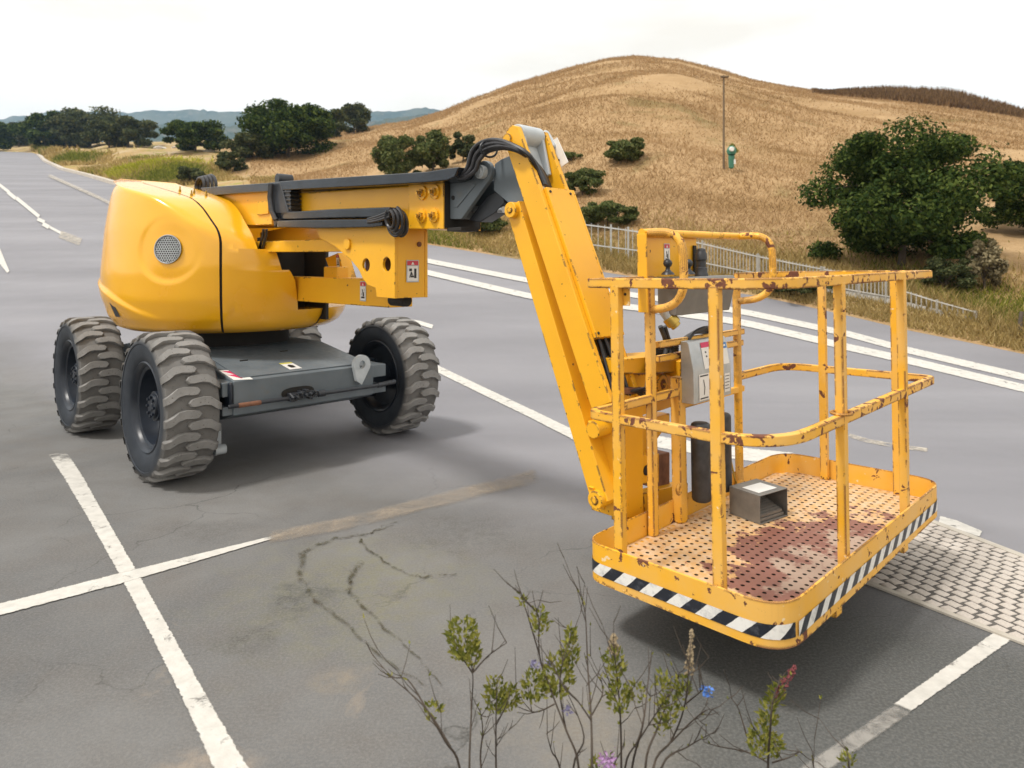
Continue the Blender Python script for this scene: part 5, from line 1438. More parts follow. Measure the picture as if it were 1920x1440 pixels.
# control guard: two round loops and a top bar
zt = psolve(1300, 440, x=xb)[2]; zl = psolve(1222, 580, x=xb)[2]
ya = psolve(1203, 440, x=xb)[1]; yb_ = YBT + 0.03
def bez(pts, rad): return rounded(pts, rad, 8)
for y, nm in ((YB2 + 0.0, 'guard_loop'), (yb_, 'guard_loop')):
    y_ = ya + 0.03 if y == YB2 else y
    mb = MB(); mb.tube(bez([(xb, y_, zt), (xb + 0.175, y_ + 0.02, zt), (xb + 0.175, y_ + 0.03, zl + 0.02), (xb + 0.01, YB2 + 0.0 if y == YB2 else y - 0.03, zl)], [0, 0.10, 0.12, 0]), 0.0185, 14); pp(mb, nm, 'worn', 0, 60)
mb = MB(); mb.cyl((xb, ya, zt), (xb, yb_ - 0.0, zt), 0.0185, 14); pp(mb, 'guard_bar', 'arm', 0)
z0 = psolve(1210, 516, x=xb)[2]
mb = MB(); mb.box((xb - 0.02, ya + 0.002, z0 - 0.01), (xb - 0.012, psolve(1306, 480, x=xb - 0.012)[1], zt - 0.005)); mb.box((xb - 0.02, ya - 0.008, psolve(1203, 586, x=xb)[2]), (xb + 0.03, ya, zt - 0.005)); gp = pp(mb, 'guard_panel', 'arm', 0.002)
q = psolve(1246, 492, x=xb - 0.012); sticker(gp, 'warning_sticker', (xb - 0.0115, q[1] - 0.004, q[2]), (0, 1, 0), (0, 0, 1), 0.045, 0.085, 'hazard', xf=pxf)
# control box
zc0 = psolve(1300, 590, x=xb + 0.10)[2]; zc1 = psolve(1300, 519, x=xb + 0.1)[2]; yc0 = psolve(1236, 560, x=xb)[1]; yc1 = psolve(1373, 560, x=xb + 0.1)[1]
mb = MB(); mb.prism([(xb - 0.01, zc0 + 0.01), (xb + 0.085, zc0), (xb + 0.125, zc1 - 0.02), (xb + 0.11, zc1), (xb - 0.01, zc1)], 'y', yc0, yc1); cb = pp(mb, 'control_box', 'boxgrey', 0.006)
for (u, r) in ((1252, 0.019), (1291, 0.019)):
    y = psolve(u, 495, x=xb + 0.07)[1]; zb = psolve(u, 494, x=xb + 0.07)[2]
    mb = MB(); s = Vector((xb + 0.07, y, zb))
    mb.lathe([(-0.050, 0.030), (-0.042, 0.026), (-0.034, 0.016), (-0.028, 0.010), (-0.016, 0.010), (-0.011, 0.016), (0.0, 0.0205), (0.010, 0.018), (0.018, 0.010), (0.0205, 0.0)], 'z', 20, s); pp(mb, 'joystick', 'black', 0, 60, cb)
y = psolve(1315, 490, x=xb + 0.05)[1]; zb = psolve(1315, 514, x=xb + 0.05)[2]
mb = MB(); mb.lathe([(-0.03, 0.032), (0.0, 0.032), (0.006, 0.028), (0.03, 0.027), (0.034, 0.022), (0.065, 0.022), (0.07, 0.027), (0.10, 0.026), (0.105, 0.022), (0.118, 0.021), (0.124, 0.012), (0.125, 0)], 'z', 20, (xb + 0.05, y, zb)); pp(mb, 'grip_handle', 'black', 0, 40, cb)
mb = MB(); mb.box((xb - 0.008, y + 0.02, zb), (xb + 0.0, y + 0.045, zb + 0.14)); pp(mb, 'switch_strip', 'dark', 0.003, parent=cb)
q = psolve(1258, 600, x=xb + 0.04)
mb = MB(); mb.cyl((q[0] - 0.03, q[1] - 0.03, q[2] + 0.065), (q[0], q[1] - 0.01, q[2] + 0.01), 0.027, 18); pp(mb, 'cable_gland', 'lightgrey', 0.003, parent=cb)
mb = MB(); mb.cyl((q[0] - 0.004, q[1] - 0.012, q[2] + 0.014), (q[0] + 0.016, q[1] + 0.004, q[2] - 0.018), 0.033, 12); mb.cyl((q[0] + 0.014, q[1] + 0.002, q[2] - 0.016), (q[0] + 0.024, q[1] + 0.01, q[2] - 0.03), 0.024, 12); pp(mb, 'plug_connector', 'brass', 0.003, parent=cb)
for k in range(5):
    pts = []; y_a = psolve(1283, 640, x=xb - 0.02)[1]; y_b = psolve(1335, 640, x=xb - 0.02)[1]; zz_ = psolve(1305, 632, x=xb - 0.02)[2]
    for t in np.linspace(0, math.pi, 14): pts.append((xb - 0.03 + 0.012 * k, (y_a + y_b) / 2 - (y_b - y_a) / 2 * math.cos(t) * (1 + 0.05 * k), zz_ - 0.02 + (0.04 + 0.007 * k) * math.sin(t)))
    mb = MB(); mb.tube(pts, 0.008, 6); pp(mb, 'cable_loop', 'hose', 0, parent=cb)
for k in range(2):
    pts = [psolve(1238 + 8 * k, 612, x=xb - 0.02), psolve(1246 + 6 * k, 632, x=xb - 0.02), psolve(1250 + 10 * k, 652, x=xb - 0.03), psolve(1246 + 12 * k, 668, x=xb - 0.03)]
    mb = MB(); mb.tube(pts, 0.011, 8); pp(mb, 'cable_loop', 'hose', 0, parent=cb)
# back bars
def hbar(u0, u1, v0, v1, x, m_='worn', hgt=0.03, name='back_bar', dx=0.0):
    a = psolve(u0, v0, x=x); b = psolve(u1, v1, x=x); mb = MB(); mb.bar((x, a[1], (a[2] + b[2]) / 2), (x, b[1], (a[2] + b[2]) / 2), 0.028, hgt, (1, 0, 0)); return pp(mb, name, m_, 0.003)
hbar(1232, 1392, 648, 620, xb); hbar(1232, 1300, 672, 662, xb - 0.02); hbar(1340, 1390, 650, 643, xb - 0.0)
hbar(1275, 1392, 752, 735, xb)
# silver document box
ys0 = psolve(1292, 700, x=xb + 0.06)[1]; ys1 = psolve(1362, 700, x=xb + 0.06)[1]; zs0 = psolve(1320, 750, x=xb + 0.06)[2]; zs1 = psolve(1320, 636, x=xb + 0.06)[2]
mb = MB(); zk = zs0 + (zs1 - zs0) * 0.52
mb.prism([(xb + 0.016, zs0), (xb + 0.085, zs0), (xb + 0.085, zk), (xb + 0.06, zs1 - 0.01), (xb + 0.05, zs1), (xb + 0.016, zs1)], 'y', ys0, ys1); db = pp(mb, 'document_box', 'silver', 0.004)
ey = Vector((0, 1, 0)); tv = Vector((0.06 - 0.085, 0, zs1 - 0.01 - zk)).normalized(); L_ = math.hypot(0.025, zs1 - 0.01 - zk); wv = ys1 - ys0
pt0 = Vector((xb + 0.085, ys0 + wv * 0.28, zk)) + tv * L_ * 0.02
sticker(db, 'warning_panel', pt0, ey, tv, wv * 0.34, L_ * 0.95, 'panel', xf=pxf)
sticker(db, 'instruction_card', (xb + 0.0855, ys0 + wv * 0.12, zs0 + 0.01), ey, (0, 0, 1), wv * 0.26, (zk - zs0) * 0.82, 'card', xf=pxf)
sticker(db, 'blue_sticker', Vector((xb + 0.085, ys0 + wv * 0.80, zk)) + tv * L_ * 0.05, ey, tv, wv * 0.16, L_ * 0.8, 'blue', xf=pxf)
sticker(db, 'instruction_card', (xb + 0.0855, ys0 + wv * 0.80, zs0 + 0.02), ey, (0, 0, 1), wv * 0.15, (zk - zs0) * 0.6, 'note', xf=pxf)
# black padded case hung below it
yk0 = psolve(1296, 860, x=xb + 0.06)[1]; yk1 = psolve(1370, 860, x=xb + 0.06)[1]; zk0 = psolve(1312, 940, x=xb + 0.06)[2]; zk1 = psolve(1312, 792, x=xb + 0.06)[2]
for u_, r_k, zt_ in ((1313, 0.046, zk1), (1354, 0.042, zk1 + 0.012)):
    yk = psolve(u_, 860, x=xb + 0.06)[1]
    mb = MB(); mb.lathe([(0, 0), (0, r_k - 0.012), (0.006, r_k - 0.003), (0.016, r_k), (zt_ - zk0 - 0.016, r_k), (zt_ - zk0 - 0.006, r_k - 0.003), (zt_ - zk0, r_k - 0.012), (zt_ - zk0 + 0.002, 0)], 'z', 24, (xb + 0.064, yk, zk0)); pp(mb, 'padded_roll', 'scuffed', 0, 50)
mb = MB(); mb.tube([(xb + 0.05, yk1 + 0.02, zk0 + 0.12), (xb + 0.06, yk1 + 0.04, zk0 + 0.03), (xb + 0.09, yk1 + 0.03, ZFL + 0.05), (xb + 0.12, yk1 + 0.07, ZFL + 0.012)], 0.005, 6); pp(mb, 'floor_cable', 'brass', 0)
# foot pedal in its open box
A_ = psolve(1426, 985, z=ZFL); B_ = psolve(1478, 968, z=ZFL); C_ = psolve(1381, 940, z=ZFL)
o = Vector(A_); ex = (Vector(B_) - o); wdt = ex.length; ex.normalize(); ey2 = Vector((-ex.y, ex.x, 0)); ey2 = ey2 if ey2.dot(Vector(C_) - o) > 0 else -ey2; dpt = min(0.18, (Vector(C_) - o).length); hgt = 0.135; th = 0.004
def pbx(mb, x0, y0, z0, x1, y1, z1, mi=0):
    vs = []
    for z in (z0, z1):
        for (x, y) in ((x0, y0), (x1, y0), (x1, y1), (x0, y1)): vs.append(o + ex * x + ey2 * y + Vector((0, 0, z)))
    mb.add(vs, [(0, 3, 2, 1), (4, 5, 6, 7), (0, 1, 5, 4), (1, 2, 6, 5), (2, 3, 7, 6), (3, 0, 4, 7)], mi)
mb = MB(); pbx(mb, 0, 0, 0.002, wdt, dpt, 0.002 + th); pbx(mb, 0, 0.001, hgt - th, wdt, dpt, hgt); pbx(mb, 0.0005, 0.002, 0.0062, th, dpt - 0.001, hgt - th - 0.0002); pbx(mb, wdt - th, 0.002, 0.0062, wdt - 0.0005, dpt - 0.001, hgt - th - 0.0002); pbx(mb, th, dpt - th, 0.0062, wdt - th, dpt - 0.0005, hgt - th - 0.0002)
pdl = pp(mb, 'pedal_box', 'pedal', 0.0015)
mb = MB(); pbx(mb, 0.015, 0.012, 0.007, wdt - 0.015, 0.16, 0.022); pp(mb, 'pedal_base', 'pedal', 0.003, parent=pdl)
mb = MB()
for k in range(9):
    y0 = 0.016 + 0.015 * k; z0 = 0.024 + 0.0055 * k
    pbx(mb, 0.022, y0, z0, wdt - 0.022, y0 + 0.0155, z0 + 0.012); pbx(mb, 0.024, y0 + 0.003, z0 + 0.011, wdt - 0.024, y0 + 0.009, z0 + 0.0155)
pp(mb, 'pedal_tread', 'pedal', 0.0015, parent=pdl)
mb = MB(); pbx(mb, 0.03, 0.03, hgt + 0.0005, wdt * 0.8, dpt * 0.7, hgt + 0.0015); pp(mb, 'worn_label', 'white', 0, parent=pdl)

# ---- mount between jib and platform (behind the platform's back rail)
AM = -1.80
def yel(name, poly_px, a0, a1, m_='arm', bev=0.004):
    poly = [pa(u, v, a1) for u, v in poly_px]; mb = MB(); mb.prism(poly, 'x', a0, a1); return part(mb, name, m_, MNT, bev)
poly = [pa(u, v, -1.83) for u, v in ((1158, 674), (1302, 662), (1302, 698), (1158, 701))]
mb = MB(); mb.prism(poly, 'x', -2.0, -1.83); MNT = part(mb, 'platform_mount', 'arm', bevel=0.004)
yel('mount_box', [(1276, 678), (1303, 668), (1303, 708), (1276, 708)], -1.90, -1.80)
yel('upper_web', [(1160, 702), (1292, 702), (1292, 752), (1240, 770), (1160, 790)], -1.95, -1.86)
yel('mount_column', [(1160, 740), (1206, 740), (1206, 972), (1160, 972)], -1.98, -1.825)
yel('lower_plate', [(1166, 965), (1210, 965), (1206, 925), (1290, 905), (1290, 960), (1200, 985), (1166, 980)], -1.93, -1.87)
yel('mount_lug', [(1200, 855), (1236, 850), (1236, 905), (1204, 908)], -1.90, -1.84)
yel('web_plate', [(1204, 790), (1256, 775), (1256, 790), (1214, 850), (1204, 850)], -1.97, -1.90)
p = pa(1240, 720, -1.86); mb = MB(); mb.cyl((-1.93, p[0], p[1]), (-1.85, p[0], p[1]), 0.050, 24); mb.cyl((-1.855, p[0], p[1]), (-1.845, p[0], p[1]), 0.022, 16, mi=1); mb.cyl((-1.85, p[0], p[1]), (-1.838, p[0], p[1]), 0.012, 12); part(mb, 'rotator_bearing', ['arm', 'rust'], MNT, 0.004)
p = pa(1282, 690, -1.80); mb = MB(); mb.cyl((-1.81, p[0], p[1]), (-1.785, p[0], p[1]), 0.020, 6); part(mb, 'mount_bolt', 'arm', MNT, 0.003)
p = pa(1216, 876, -1.84); mb = MB(); mb.cyl((-1.842, p[0] - 0.02, p[1] - 0.01), (-1.836, p[0] - 0.02, p[1] - 0.01), 0.024, 16); part(mb, 'lug_hole', 'dark', MNT, 0)
yel('actuator', [(1226, 855), (1256, 848), (1256, 912), (1226, 915)], -1.99, -1.91, 'rust')
yel('motor_block', [(1166, 728), (1204, 726), (1204, 738), (1166, 740)], -1.90, -1.82, 'rust')
yel('jib_end_bracket', [(1118, 792), (1172, 775), (1172, 812), (1118, 818)], -1.95, -1.90)
yel('link_end_bracket', [(1112, 915), (1172, 870), (1172, 950), (1135, 958)], -1.93, -1.90)
q = psolve(1273, 918, x=xb + 0.03); el_ = [(q[0], q[1] + 0.014 * math.cos(t), q[2] + 0.02 * math.sin(t)) for t in np.linspace(0, 2 * math.pi, 17)]
mb = MB(); mb.tube(el_, 0.008, 6, cap=False); pp(mb, 'harness_eye', 'worn', 0)

# ------------------------------------------------------------------ plants
def leaf_mat(name, c1, c2, c3, trans=0.25, dark=None):
    m = mat(name, c1, 0.75, spec=0.08); n = N(m)
    g = n.n('ShaderNodeNewGeometry'); p = n.coord('World')
    c = n.ramp(g.outputs['Random Per Island'], [(0.0, c1), (0.55, c2), (1.0, c3)])
    if dark: c = n.mix(n.ramp(n.noise(p, 0.22, 6, 0.65, 0.6, (0.8, 1, 1.5)), [(0.46, 0.0), (0.68, 0.75)]), c, dark)
    n.col(c)
    n.b.inputs['Subsurface Weight'].default_value = 0.0
    out = m.node_tree.nodes['Material Output']; tr = n.n('ShaderNodeBsdfTranslucent'); n.link(c, tr.inputs['Color'])
    mx = n.n('ShaderNodeMixShader'); mx.inputs['Fac'].default_value = trans
    n.link(n.b.outputs[0], mx.inputs[1]); n.link(tr.outputs[0], mx.inputs[2]); n.link(mx.outputs[0], out.inputs['Surface'])
    return m
M['leaf_dark'] = leaf_mat('dark_tree_leaves', (0.014, 0.030, 0.007), (0.042, 0.070, 0.015), (0.12, 0.155, 0.034), 0.3)
M['leaf_mid'] = leaf_mat('olive_tree_leaves', (0.032, 0.044, 0.018), (0.07, 0.084, 0.034), (0.14, 0.145, 0.062), 0.3)
M['leaf_bush'] = leaf_mat('bush_leaves', (0.05, 0.07, 0.02), (0.10, 0.125, 0.04), (0.18, 0.19, 0.07), 0.3)
M['leaf_weed'] = leaf_mat('weed_leaves', (0.09, 0.11, 0.024), (0.20, 0.21, 0.04), (0.34, 0.32, 0.08), 0.4)
M['leaf_dry'] = leaf_mat('dry_shrub_leaves', (0.13, 0.11, 0.055), (0.22, 0.18, 0.10), (0.33, 0.28, 0.17), 0.25)
M['scrub'] = leaf_mat('brown_scrub', (0.10, 0.058, 0.026), (0.16, 0.092, 0.040), (0.24, 0.145, 0.068), 0.25)
M['grass_gold'] = leaf_mat('golden_grass', (0.37, 0.245, 0.125), (0.42, 0.285, 0.15), (0.48, 0.335, 0.185), 0.3, (0.29, 0.185, 0.085))
M['grass_verge'] = leaf_mat('verge_grass', (0.26, 0.19, 0.07), (0.42, 0.31, 0.12), (0.54, 0.42, 0.20), 0.3)
M['grass_green'] = leaf_mat('green_verge_grass', (0.09, 0.12, 0.02), (0.18, 0.20, 0.035), (0.34, 0.32, 0.06), 0.3)
M['grass_lime'] = leaf_mat('lime_weeds', (0.22, 0.24, 0.02), (0.38, 0.38, 0.04), (0.52, 0.48, 0.08), 0.3)
M['bark'] = m_simple('bark', (0.07, 0.055, 0.04), (0.13, 0.10, 0.075), 0.9, 6, bump=0.5, bscale=15)
M['stem'] = m_simple('dark_stem', (0.032, 0.024, 0.018), (0.07, 0.052, 0.038), 0.85, 20, bump=0.3)
M['seed'] = m_simple('dry_seed_head', (0.16, 0.12, 0.07), (0.34, 0.27, 0.17), 0.9, 40, bump=0.3)
M['maroon'] = m_simple('maroon_flower', (0.10, 0.018, 0.022), (0.19, 0.045, 0.05), 0.8, 40, bump=0.2)
M['lilac'] = m_simple('lilac_flower', (0.34, 0.17, 0.40), (0.50, 0.32, 0.55), 0.7, 40, bump=0.1)
M['bluepetal'] = m_simple('blue_flower', (0.04, 0.13, 0.50), (0.10, 0.26, 0.66), 0.6, 60, bump=0.1)
M['violet'] = m_simple('violet_flower', (0.16, 0.15, 0.26), (0.27, 0.25, 0.40), 0.7, 60, bump=0.1)

def leaf_cloud(r, centers, radii, n, size, up=0.35, aspect=0.55):
    """n leaf quads spread mostly in the outer shell of several clumps"""
    k = r.integers(0, len(centers), n); C = np.asarray(centers)[k]; Rd = np.asarray(radii)[k]
    d = r.normal(size=(n, 3)); d /= np.linalg.norm(d, axis=1)[:, None]
    rad = (0.35 + 0.65 * r.random(n) ** 0.45) * (1 + 0.12 * r.normal(size=n))
    P = C + d * Rd * rad[:, None]
    nrm = d + r.normal(size=(n, 3)) * 0.8; nrm[:, 2] += up; nrm /= np.linalg.norm(nrm, axis=1)[:, None]
    t = np.cross(nrm, r.normal(size=(n, 3))); t /= np.linalg.norm(t, axis=1)[:, None]; b = np.cross(nrm, t)
    s = size * (0.6 + 0.8 * r.random(n))[:, None]
    V = np.stack([P - t * s, P + b * s * aspect - t * s * 0.1, P + t * s, P - b * s * aspect - t * s * 0.1], 1).reshape(-1, 3)
    return V, np.arange(4 * n).reshape(-1, 4)

def limb(mb, p0, p1, r0, r1, r, bend=0.12, n=6):
    p0, p1 = Vector(p0), Vector(p1); L = (p1 - p0).length; pts = []; off = Vector((r.normal(), r.normal(), r.normal())) * bend * L
    for t in np.linspace(0, 1, n): pts.append(p0.lerp(p1, t) + off * math.sin(math.pi * t))
    mb.tube(pts, list(np.linspace(r0, r1, n)), 7, cap=False)
    return pts

def tree(name, base, height, width, lab, cat, leaf, n, lsize, seed, trunk_frac=0.25, clumps=16, group=None, flat=0.8, depth=None, skew=0.0, lowfill=True):
    r = np.random.default_rng(seed); base = Vector(base)
    root = empty(name, base); tag(root, lab, cat, group)
    h0 = height * trunk_frac; cz = (height + h0) / 2; hz = (height - h0) / 2; wx = width / 2; wy = (depth or width) / 2
    cs = []; rs = []
    clumps = int(clumps * 1.7)
    for i in range(clumps):
        f = (i + 0.5) / clumps; zz = -0.85 + 1.7 * f
        ang = i * 2.39996 + r.uniform(-0.4, 0.4); prof = math.sqrt(max(0.05, 1 - zz * zz)) if zz > -0.2 else 1.0 - 0.12 * abs(zz)
        q = prof * r.uniform(0.35, 0.92)
        cs.append((wx * q * math.cos(ang) + skew * zz * wx, wy * q * math.sin(ang), cz + hz * zz * 0.86 + r.uniform(-0.05, 0.05) * height))
        cr = r.uniform(0.16, 0.40); rs.append((wx * cr, wy * cr, hz * cr * flat))
    cs.append((0, 0, cz)); rs.append((wx * 0.5, wy * 0.5, hz * 0.5))
    V, Fc = leaf_cloud(r, cs, rs, n, lsize)
    V[:, 2] = np.maximum(V[:, 2], 0.04 * height)
    np_mesh('crown', V, Fc, [M[leaf]], root)
    mb = MB(); tr = height * 0.028
    pts = limb(mb, (0, 0, -0.15), (skew * 0.3 * wx, 0, cz), tr, tr * 0.5, r, 0.03, 8)
    for c in cs[:: max(1, len(cs) // 9)]:
        s = pts[int(r.integers(3, 7))]; limb(mb, s, c, tr * 0.42, tr * 0.1, r, 0.1)
    mb.build('trunk', 'bark', root, smooth=60, recalc=False)
    return root

def px_size(px, y): return px * y / F

def tree_px(name, u, vb, vt, wpx, y, lab, cat, leaf, n, lpx, seed, **kw):
    """tree standing on the land at distance y, sized from the photo"""
    base = on_land(u, y); vbase = HV + F * (CAM_H - base.z) / y
    h = px_size(max(vbase, vb) - vt, y)
    return tree(name, base, h, px_size(wpx, y), lab, cat, leaf, n, px_size(lpx, y), seed, **kw)

b = terrain_at(1690, 498)
tree_px('broadleaf_tree', 1690, 505, 240, 325, b.y, 'large dark green rounded tree standing beyond the fence', 'tree', 'leaf_dark', 50000, 4.0, 21, trunk_frac=-0.06, clumps=30)
b = terrain_at(1905, 485)
tree_px('broadleaf_tree', 1925, 480, 330, 130, b.y + 1.5, 'dark green tree cut off by the right edge of the picture', 'tree', 'leaf_dark', 23800, 3.2, 22, trunk_frac=0.05, clumps=16)
b = terrain_at(1850, 505)
tree_px('dry_shrub', 1848, 510, 440, 70, b.y - 1.0, 'pale dry brown shrub at the right foot of the large tree', 'shrub', 'leaf_dry', 2600, 4.5, 23, trunk_frac=0.05, clumps=9)
b = terrain_at(1790, 520)
tree_px('shrub', 1775, 528, 478, 110, b.y - 0.6, 'low dark shrub in the shade right under the large tree', 'shrub', 'leaf_mid', 4420, 3.2, 24, trunk_frac=0.02, clumps=9)
b = terrain_at(1172, 306)
tree_px('shrub', 1174, 306, 259, 82, b.y, 'small round green bush alone on the hillside', 'shrub', 'leaf_bush', 7140, 3.2, 25, trunk_frac=0.02, clumps=12)
b = terrain_at(1090, 368)
tree_px('shrub', 1092, 372, 318, 72, b.y, 'grey green bush on the slope just right of the boom elbow', 'shrub', 'leaf_bush', 5100, 3.2, 26, trunk_frac=0.02, clumps=10)
b = terrain_at(1075, 300)
tree_px('shrub', 1068, 302, 284, 46, b.y, 'tiny sparse bush between the boom elbow and the round bush', 'shrub', 'leaf_bush', 1190, 3.2, 27, trunk_frac=0.02, clumps=6)
b = terrain_at(770, 336)
tree_px('shrub', 745, 338, 250, 95, b.y, 'tall leafy bush behind the boom, left of a pair', 'shrub', 'leaf_bush', 8840, 3.2, 28, trunk_frac=0.02, clumps=14)
tree_px('shrub', 812, 338, 256, 80, b.y + 1.0, 'leafy bush behind the boom, right of a pair', 'shrub', 'leaf_bush', 7140, 3.2, 29, trunk_frac=0.02, clumps=12)
b = terrain_at(880, 300)
tree_px('shrub', 868, 322, 268, 60, b.y, 'faint olive bush behind the hoses left of the boom elbow', 'shrub', 'leaf_mid', 2890, 3.2, 30, trunk_frac=0.02, clumps=8)
b = terrain_at(905, 440)
tree_px('shrub', 912, 446, 402, 90, b.y, 'low green bush below the boom elbow, at the end of the fence', 'shrub', 'leaf_bush', 4080, 3.2, 31, trunk_frac=0.02, clumps=9)
b = terrain_at(1150, 455)
tree_px('hedge_bush', 1140, 470, 420, 100, b.y + 1.2, 'green hedge growing behind the mesh fence next to the jib', 'shrub', 'leaf_bush', 6120, 3.2, 32, trunk_frac=0.02, clumps=12)
b = terrain_at(1500, 552)
tree_px('shrub', 1500, 556, 528, 120, b.y, 'low dark weeds on the verge behind the platform', 'shrub', 'leaf_mid', 3060, 3.2, 33, trunk_frac=0.02, clumps=10)
# left background trees
def far_tree(u, vb, vt, wpx, lab, leaf, n, seed, dy=0, **kw):
    b = terrain_at(u, vb)
    return tree_px('background_tree', u, vb, vt, wpx, b.y + dy, lab, 'tree', leaf, int(n * 1.7), 3.0, seed, trunk_frac=0.0, **kw)
far_tree(542, 295, 186, 165, 'largest dark tree left of the hill, seen above the boom', 'leaf_dark', 11000, 41, clumps=26)
far_tree(470, 300, 245, 100, 'dark lower tree against the left flank of the largest tree', 'leaf_mid', 4200, 42, clumps=12)
far_tree(612, 262, 205, 85, 'olive tree filling in right of the largest tree', 'leaf_mid', 3800, 43, clumps=12)
far_tree(664, 250, 190, 66, 'slim pointed tree at the left foot of the hill', 'leaf_mid', 3600, 44, clumps=12)
far_tree(366, 284, 222, 112, 'lone dark green tree on the pale stony ground', 'leaf_dark', 5600, 45, clumps=14)
far_tree(85, 278, 206, 100, 'dark tree left of the grove by the road bend', 'leaf_dark', 4800, 46, clumps=12)
far_tree(165, 276, 203, 135, 'broad tree in the middle of the grove by the road bend', 'leaf_mid', 6000, 47, clumps=16)
far_tree(240, 276, 216, 95, 'tree at the right end of the grove by the road bend', 'leaf_mid', 4600, 48, clumps=12)
far_tree(-10, 292, 232, 66, 'green tree cut off by the left edge of the picture', 'leaf_dark', 3600, 49, clumps=10)
far_tree(35, 275, 226, 60, 'grey green tree between the left edge and the grove', 'leaf_mid', 3000, 50, clumps=10)
far_tree(125, 277, 222, 80, 'olive tree low between the two tallest trees of the grove', 'leaf_mid', 3600, 53, clumps=10)
far_tree(205, 277, 214, 80, 'olive tree second from the right in the grove', 'leaf_mid', 3600, 54, clumps=10)
far_tree(430, 322, 282, 60, 'rounded olive shrub on the roadside slope below the largest tree', 'leaf_mid', 2200, 51, clumps=9)
far_tree(355, 345, 312, 60, 'low brownish shrub by the road just left of the boom tail', 'leaf_mid', 1600, 52, clumps=8)

# brown scrub on the right ridge (one mass)
r = np.random.default_rng(60); n = 26000
us = r.uniform(1525, 2150, n)
top = np.interp(us, [1525, 1560, 1600, 1660, 1780, 1830, 1880, 1920, 2150], [173, 165, 160, 155, 158, 172, 186, 200, 235]); bot = np.interp(us, [1525, 1660, 1810, 1920, 2150], [175, 200, 226, 238, 262])
th = (us - 960) / F; yc = y_crest(th); f = r.random(n) ** 0.8
vbs = top + 9 + (bot - top - 9) * f
e = (HV - vbs) / F
# march each to the land: near the crest distance scales with elevation
yy = yc * (0.80 + 0.20 * (1 - f)); zz = terrain_z(th * yy, yy)
hh = np.clip((CAM_H + (HV - top) / F * yy - zz), 0.6, 4.6) * (0.35 + 0.65 * (1 - f) ** 0.5) * r.uniform(0.6, 1.0, n)
P = np.stack([th * yy, yy, zz], -1)
ang = r.uniform(0, 2 * math.pi, n); wd = 0.10 + 0.10 * r.random(n); lean = r.normal(0, 0.25, (n, 2))
s = np.stack([np.cos(ang) * wd, np.sin(ang) * wd, 0 * wd], -1); tip = P + np.stack([lean[:, 0], lean[:, 1], hh], -1)
V = np.stack([P - s, P + s, tip], 1).reshape(-1, 3)
o = np_mesh('scrub', V, np.arange(3 * n).reshape(-1, 3), [M['scrub']]); tag(o, 'dark brown dry scrub covering the ridge on the right', kind='stuff')

# grass blades -------------------------------------------------------------------------------
def blades(name, P, h, w_, lean, matname, lab, seed):
    r = np.random.default_rng(seed); n = len(P); ang = r.uniform(0, 2 * math.pi, n)
    s = np.stack([np.cos(ang) * w_, np.sin(ang) * w_, np.zeros(n)], -1); l = r.normal(0, 1, (n, 2)) * lean[:, None]
    tip = P + np.stack([l[:, 0], l[:, 1], h], -1)
    V = np.stack([P - s, P + s, tip], 1).reshape(-1, 3)
    o = np_mesh(name, V, np.arange(3 * n).reshape(-1, 3), [M[matname]]); tag(o, lab, kind='stuff'); return o
r = np.random.default_rng(61); n = 340000
th = r.uniform(-0.42, 1.2, n); ye = y_edge(th); yc = y_crest(th)
f = r.random(n); y = np.exp(np.log(ye * 1.12) + (np.log(yc * 1.01) - np.log(ye * 1.12)) * f)
x = th * y
patch = np.sin(x * 0.5 + 1.1 * np.sin(y * 0.23)) + np.sin(y * 0.37 + 0.8 * np.sin(x * 0.31)) + 0.8 * np.sin(0.13 * x - 0.21 * y) + r.normal(0, 0.6, n)
keep = (960 + F * th > 470 + 0 * y) & (patch > -1.2)
th, y, x, patch = th[keep], y[keep], x[keep], patch[keep]; n = len(x)
z = terrain_z(x, y) - 0.02
h = (0.0026 * y + 0.08) * r.uniform(0.4, 1.2, n) * (0.8 + 0.2 * np.clip(patch, -1, 2)); wdt = 0.0008 * y * r.uniform(0.6, 1.3, n)
blades('hill_grass', np.stack([x, y, z], -1), np.clip(h, 0.05, 0.6), wdt, 0.8 * h, 'grass_gold', 'golden dry grass covering the hill', 62)
# verge: a strip behind the road edge
n = 90000; th = r.uniform(-0.36, 1.5, n); ye = y_edge(th); y = ye * 1.004 + np.abs(r.normal(0, 1, n)) * (0.7 + 0.05 * ye); x = th * y
z = terrain_z(x, y) - 0.01; h = 0.10 * r.uniform(0.4, 1.5, n) * (1 + 0.8 * (np.sin(x * 2.1 + y) > 0.6)); 
g = (np.sin(x * 1.7 + 0.6 * y) + np.sin(x * 0.63 + 2.0) + r.normal(0, 0.5, n)) > 1.25
for sel, mname, nm, lb in ((~g, 'grass_verge', 'verge_grass', 'dry yellow grass strip along the far road edge'), (g, 'grass_green', 'green_verge_grass', 'green tufts in the grass strip along the far road edge')):
    blades(nm, np.stack([x, y, z], -1)[sel], h[sel], (0.008 + 0.0004 * y)[sel] * r.uniform(0.6, 1.3, sel.sum()), 0.5 * h[sel], mname, lb, 63)
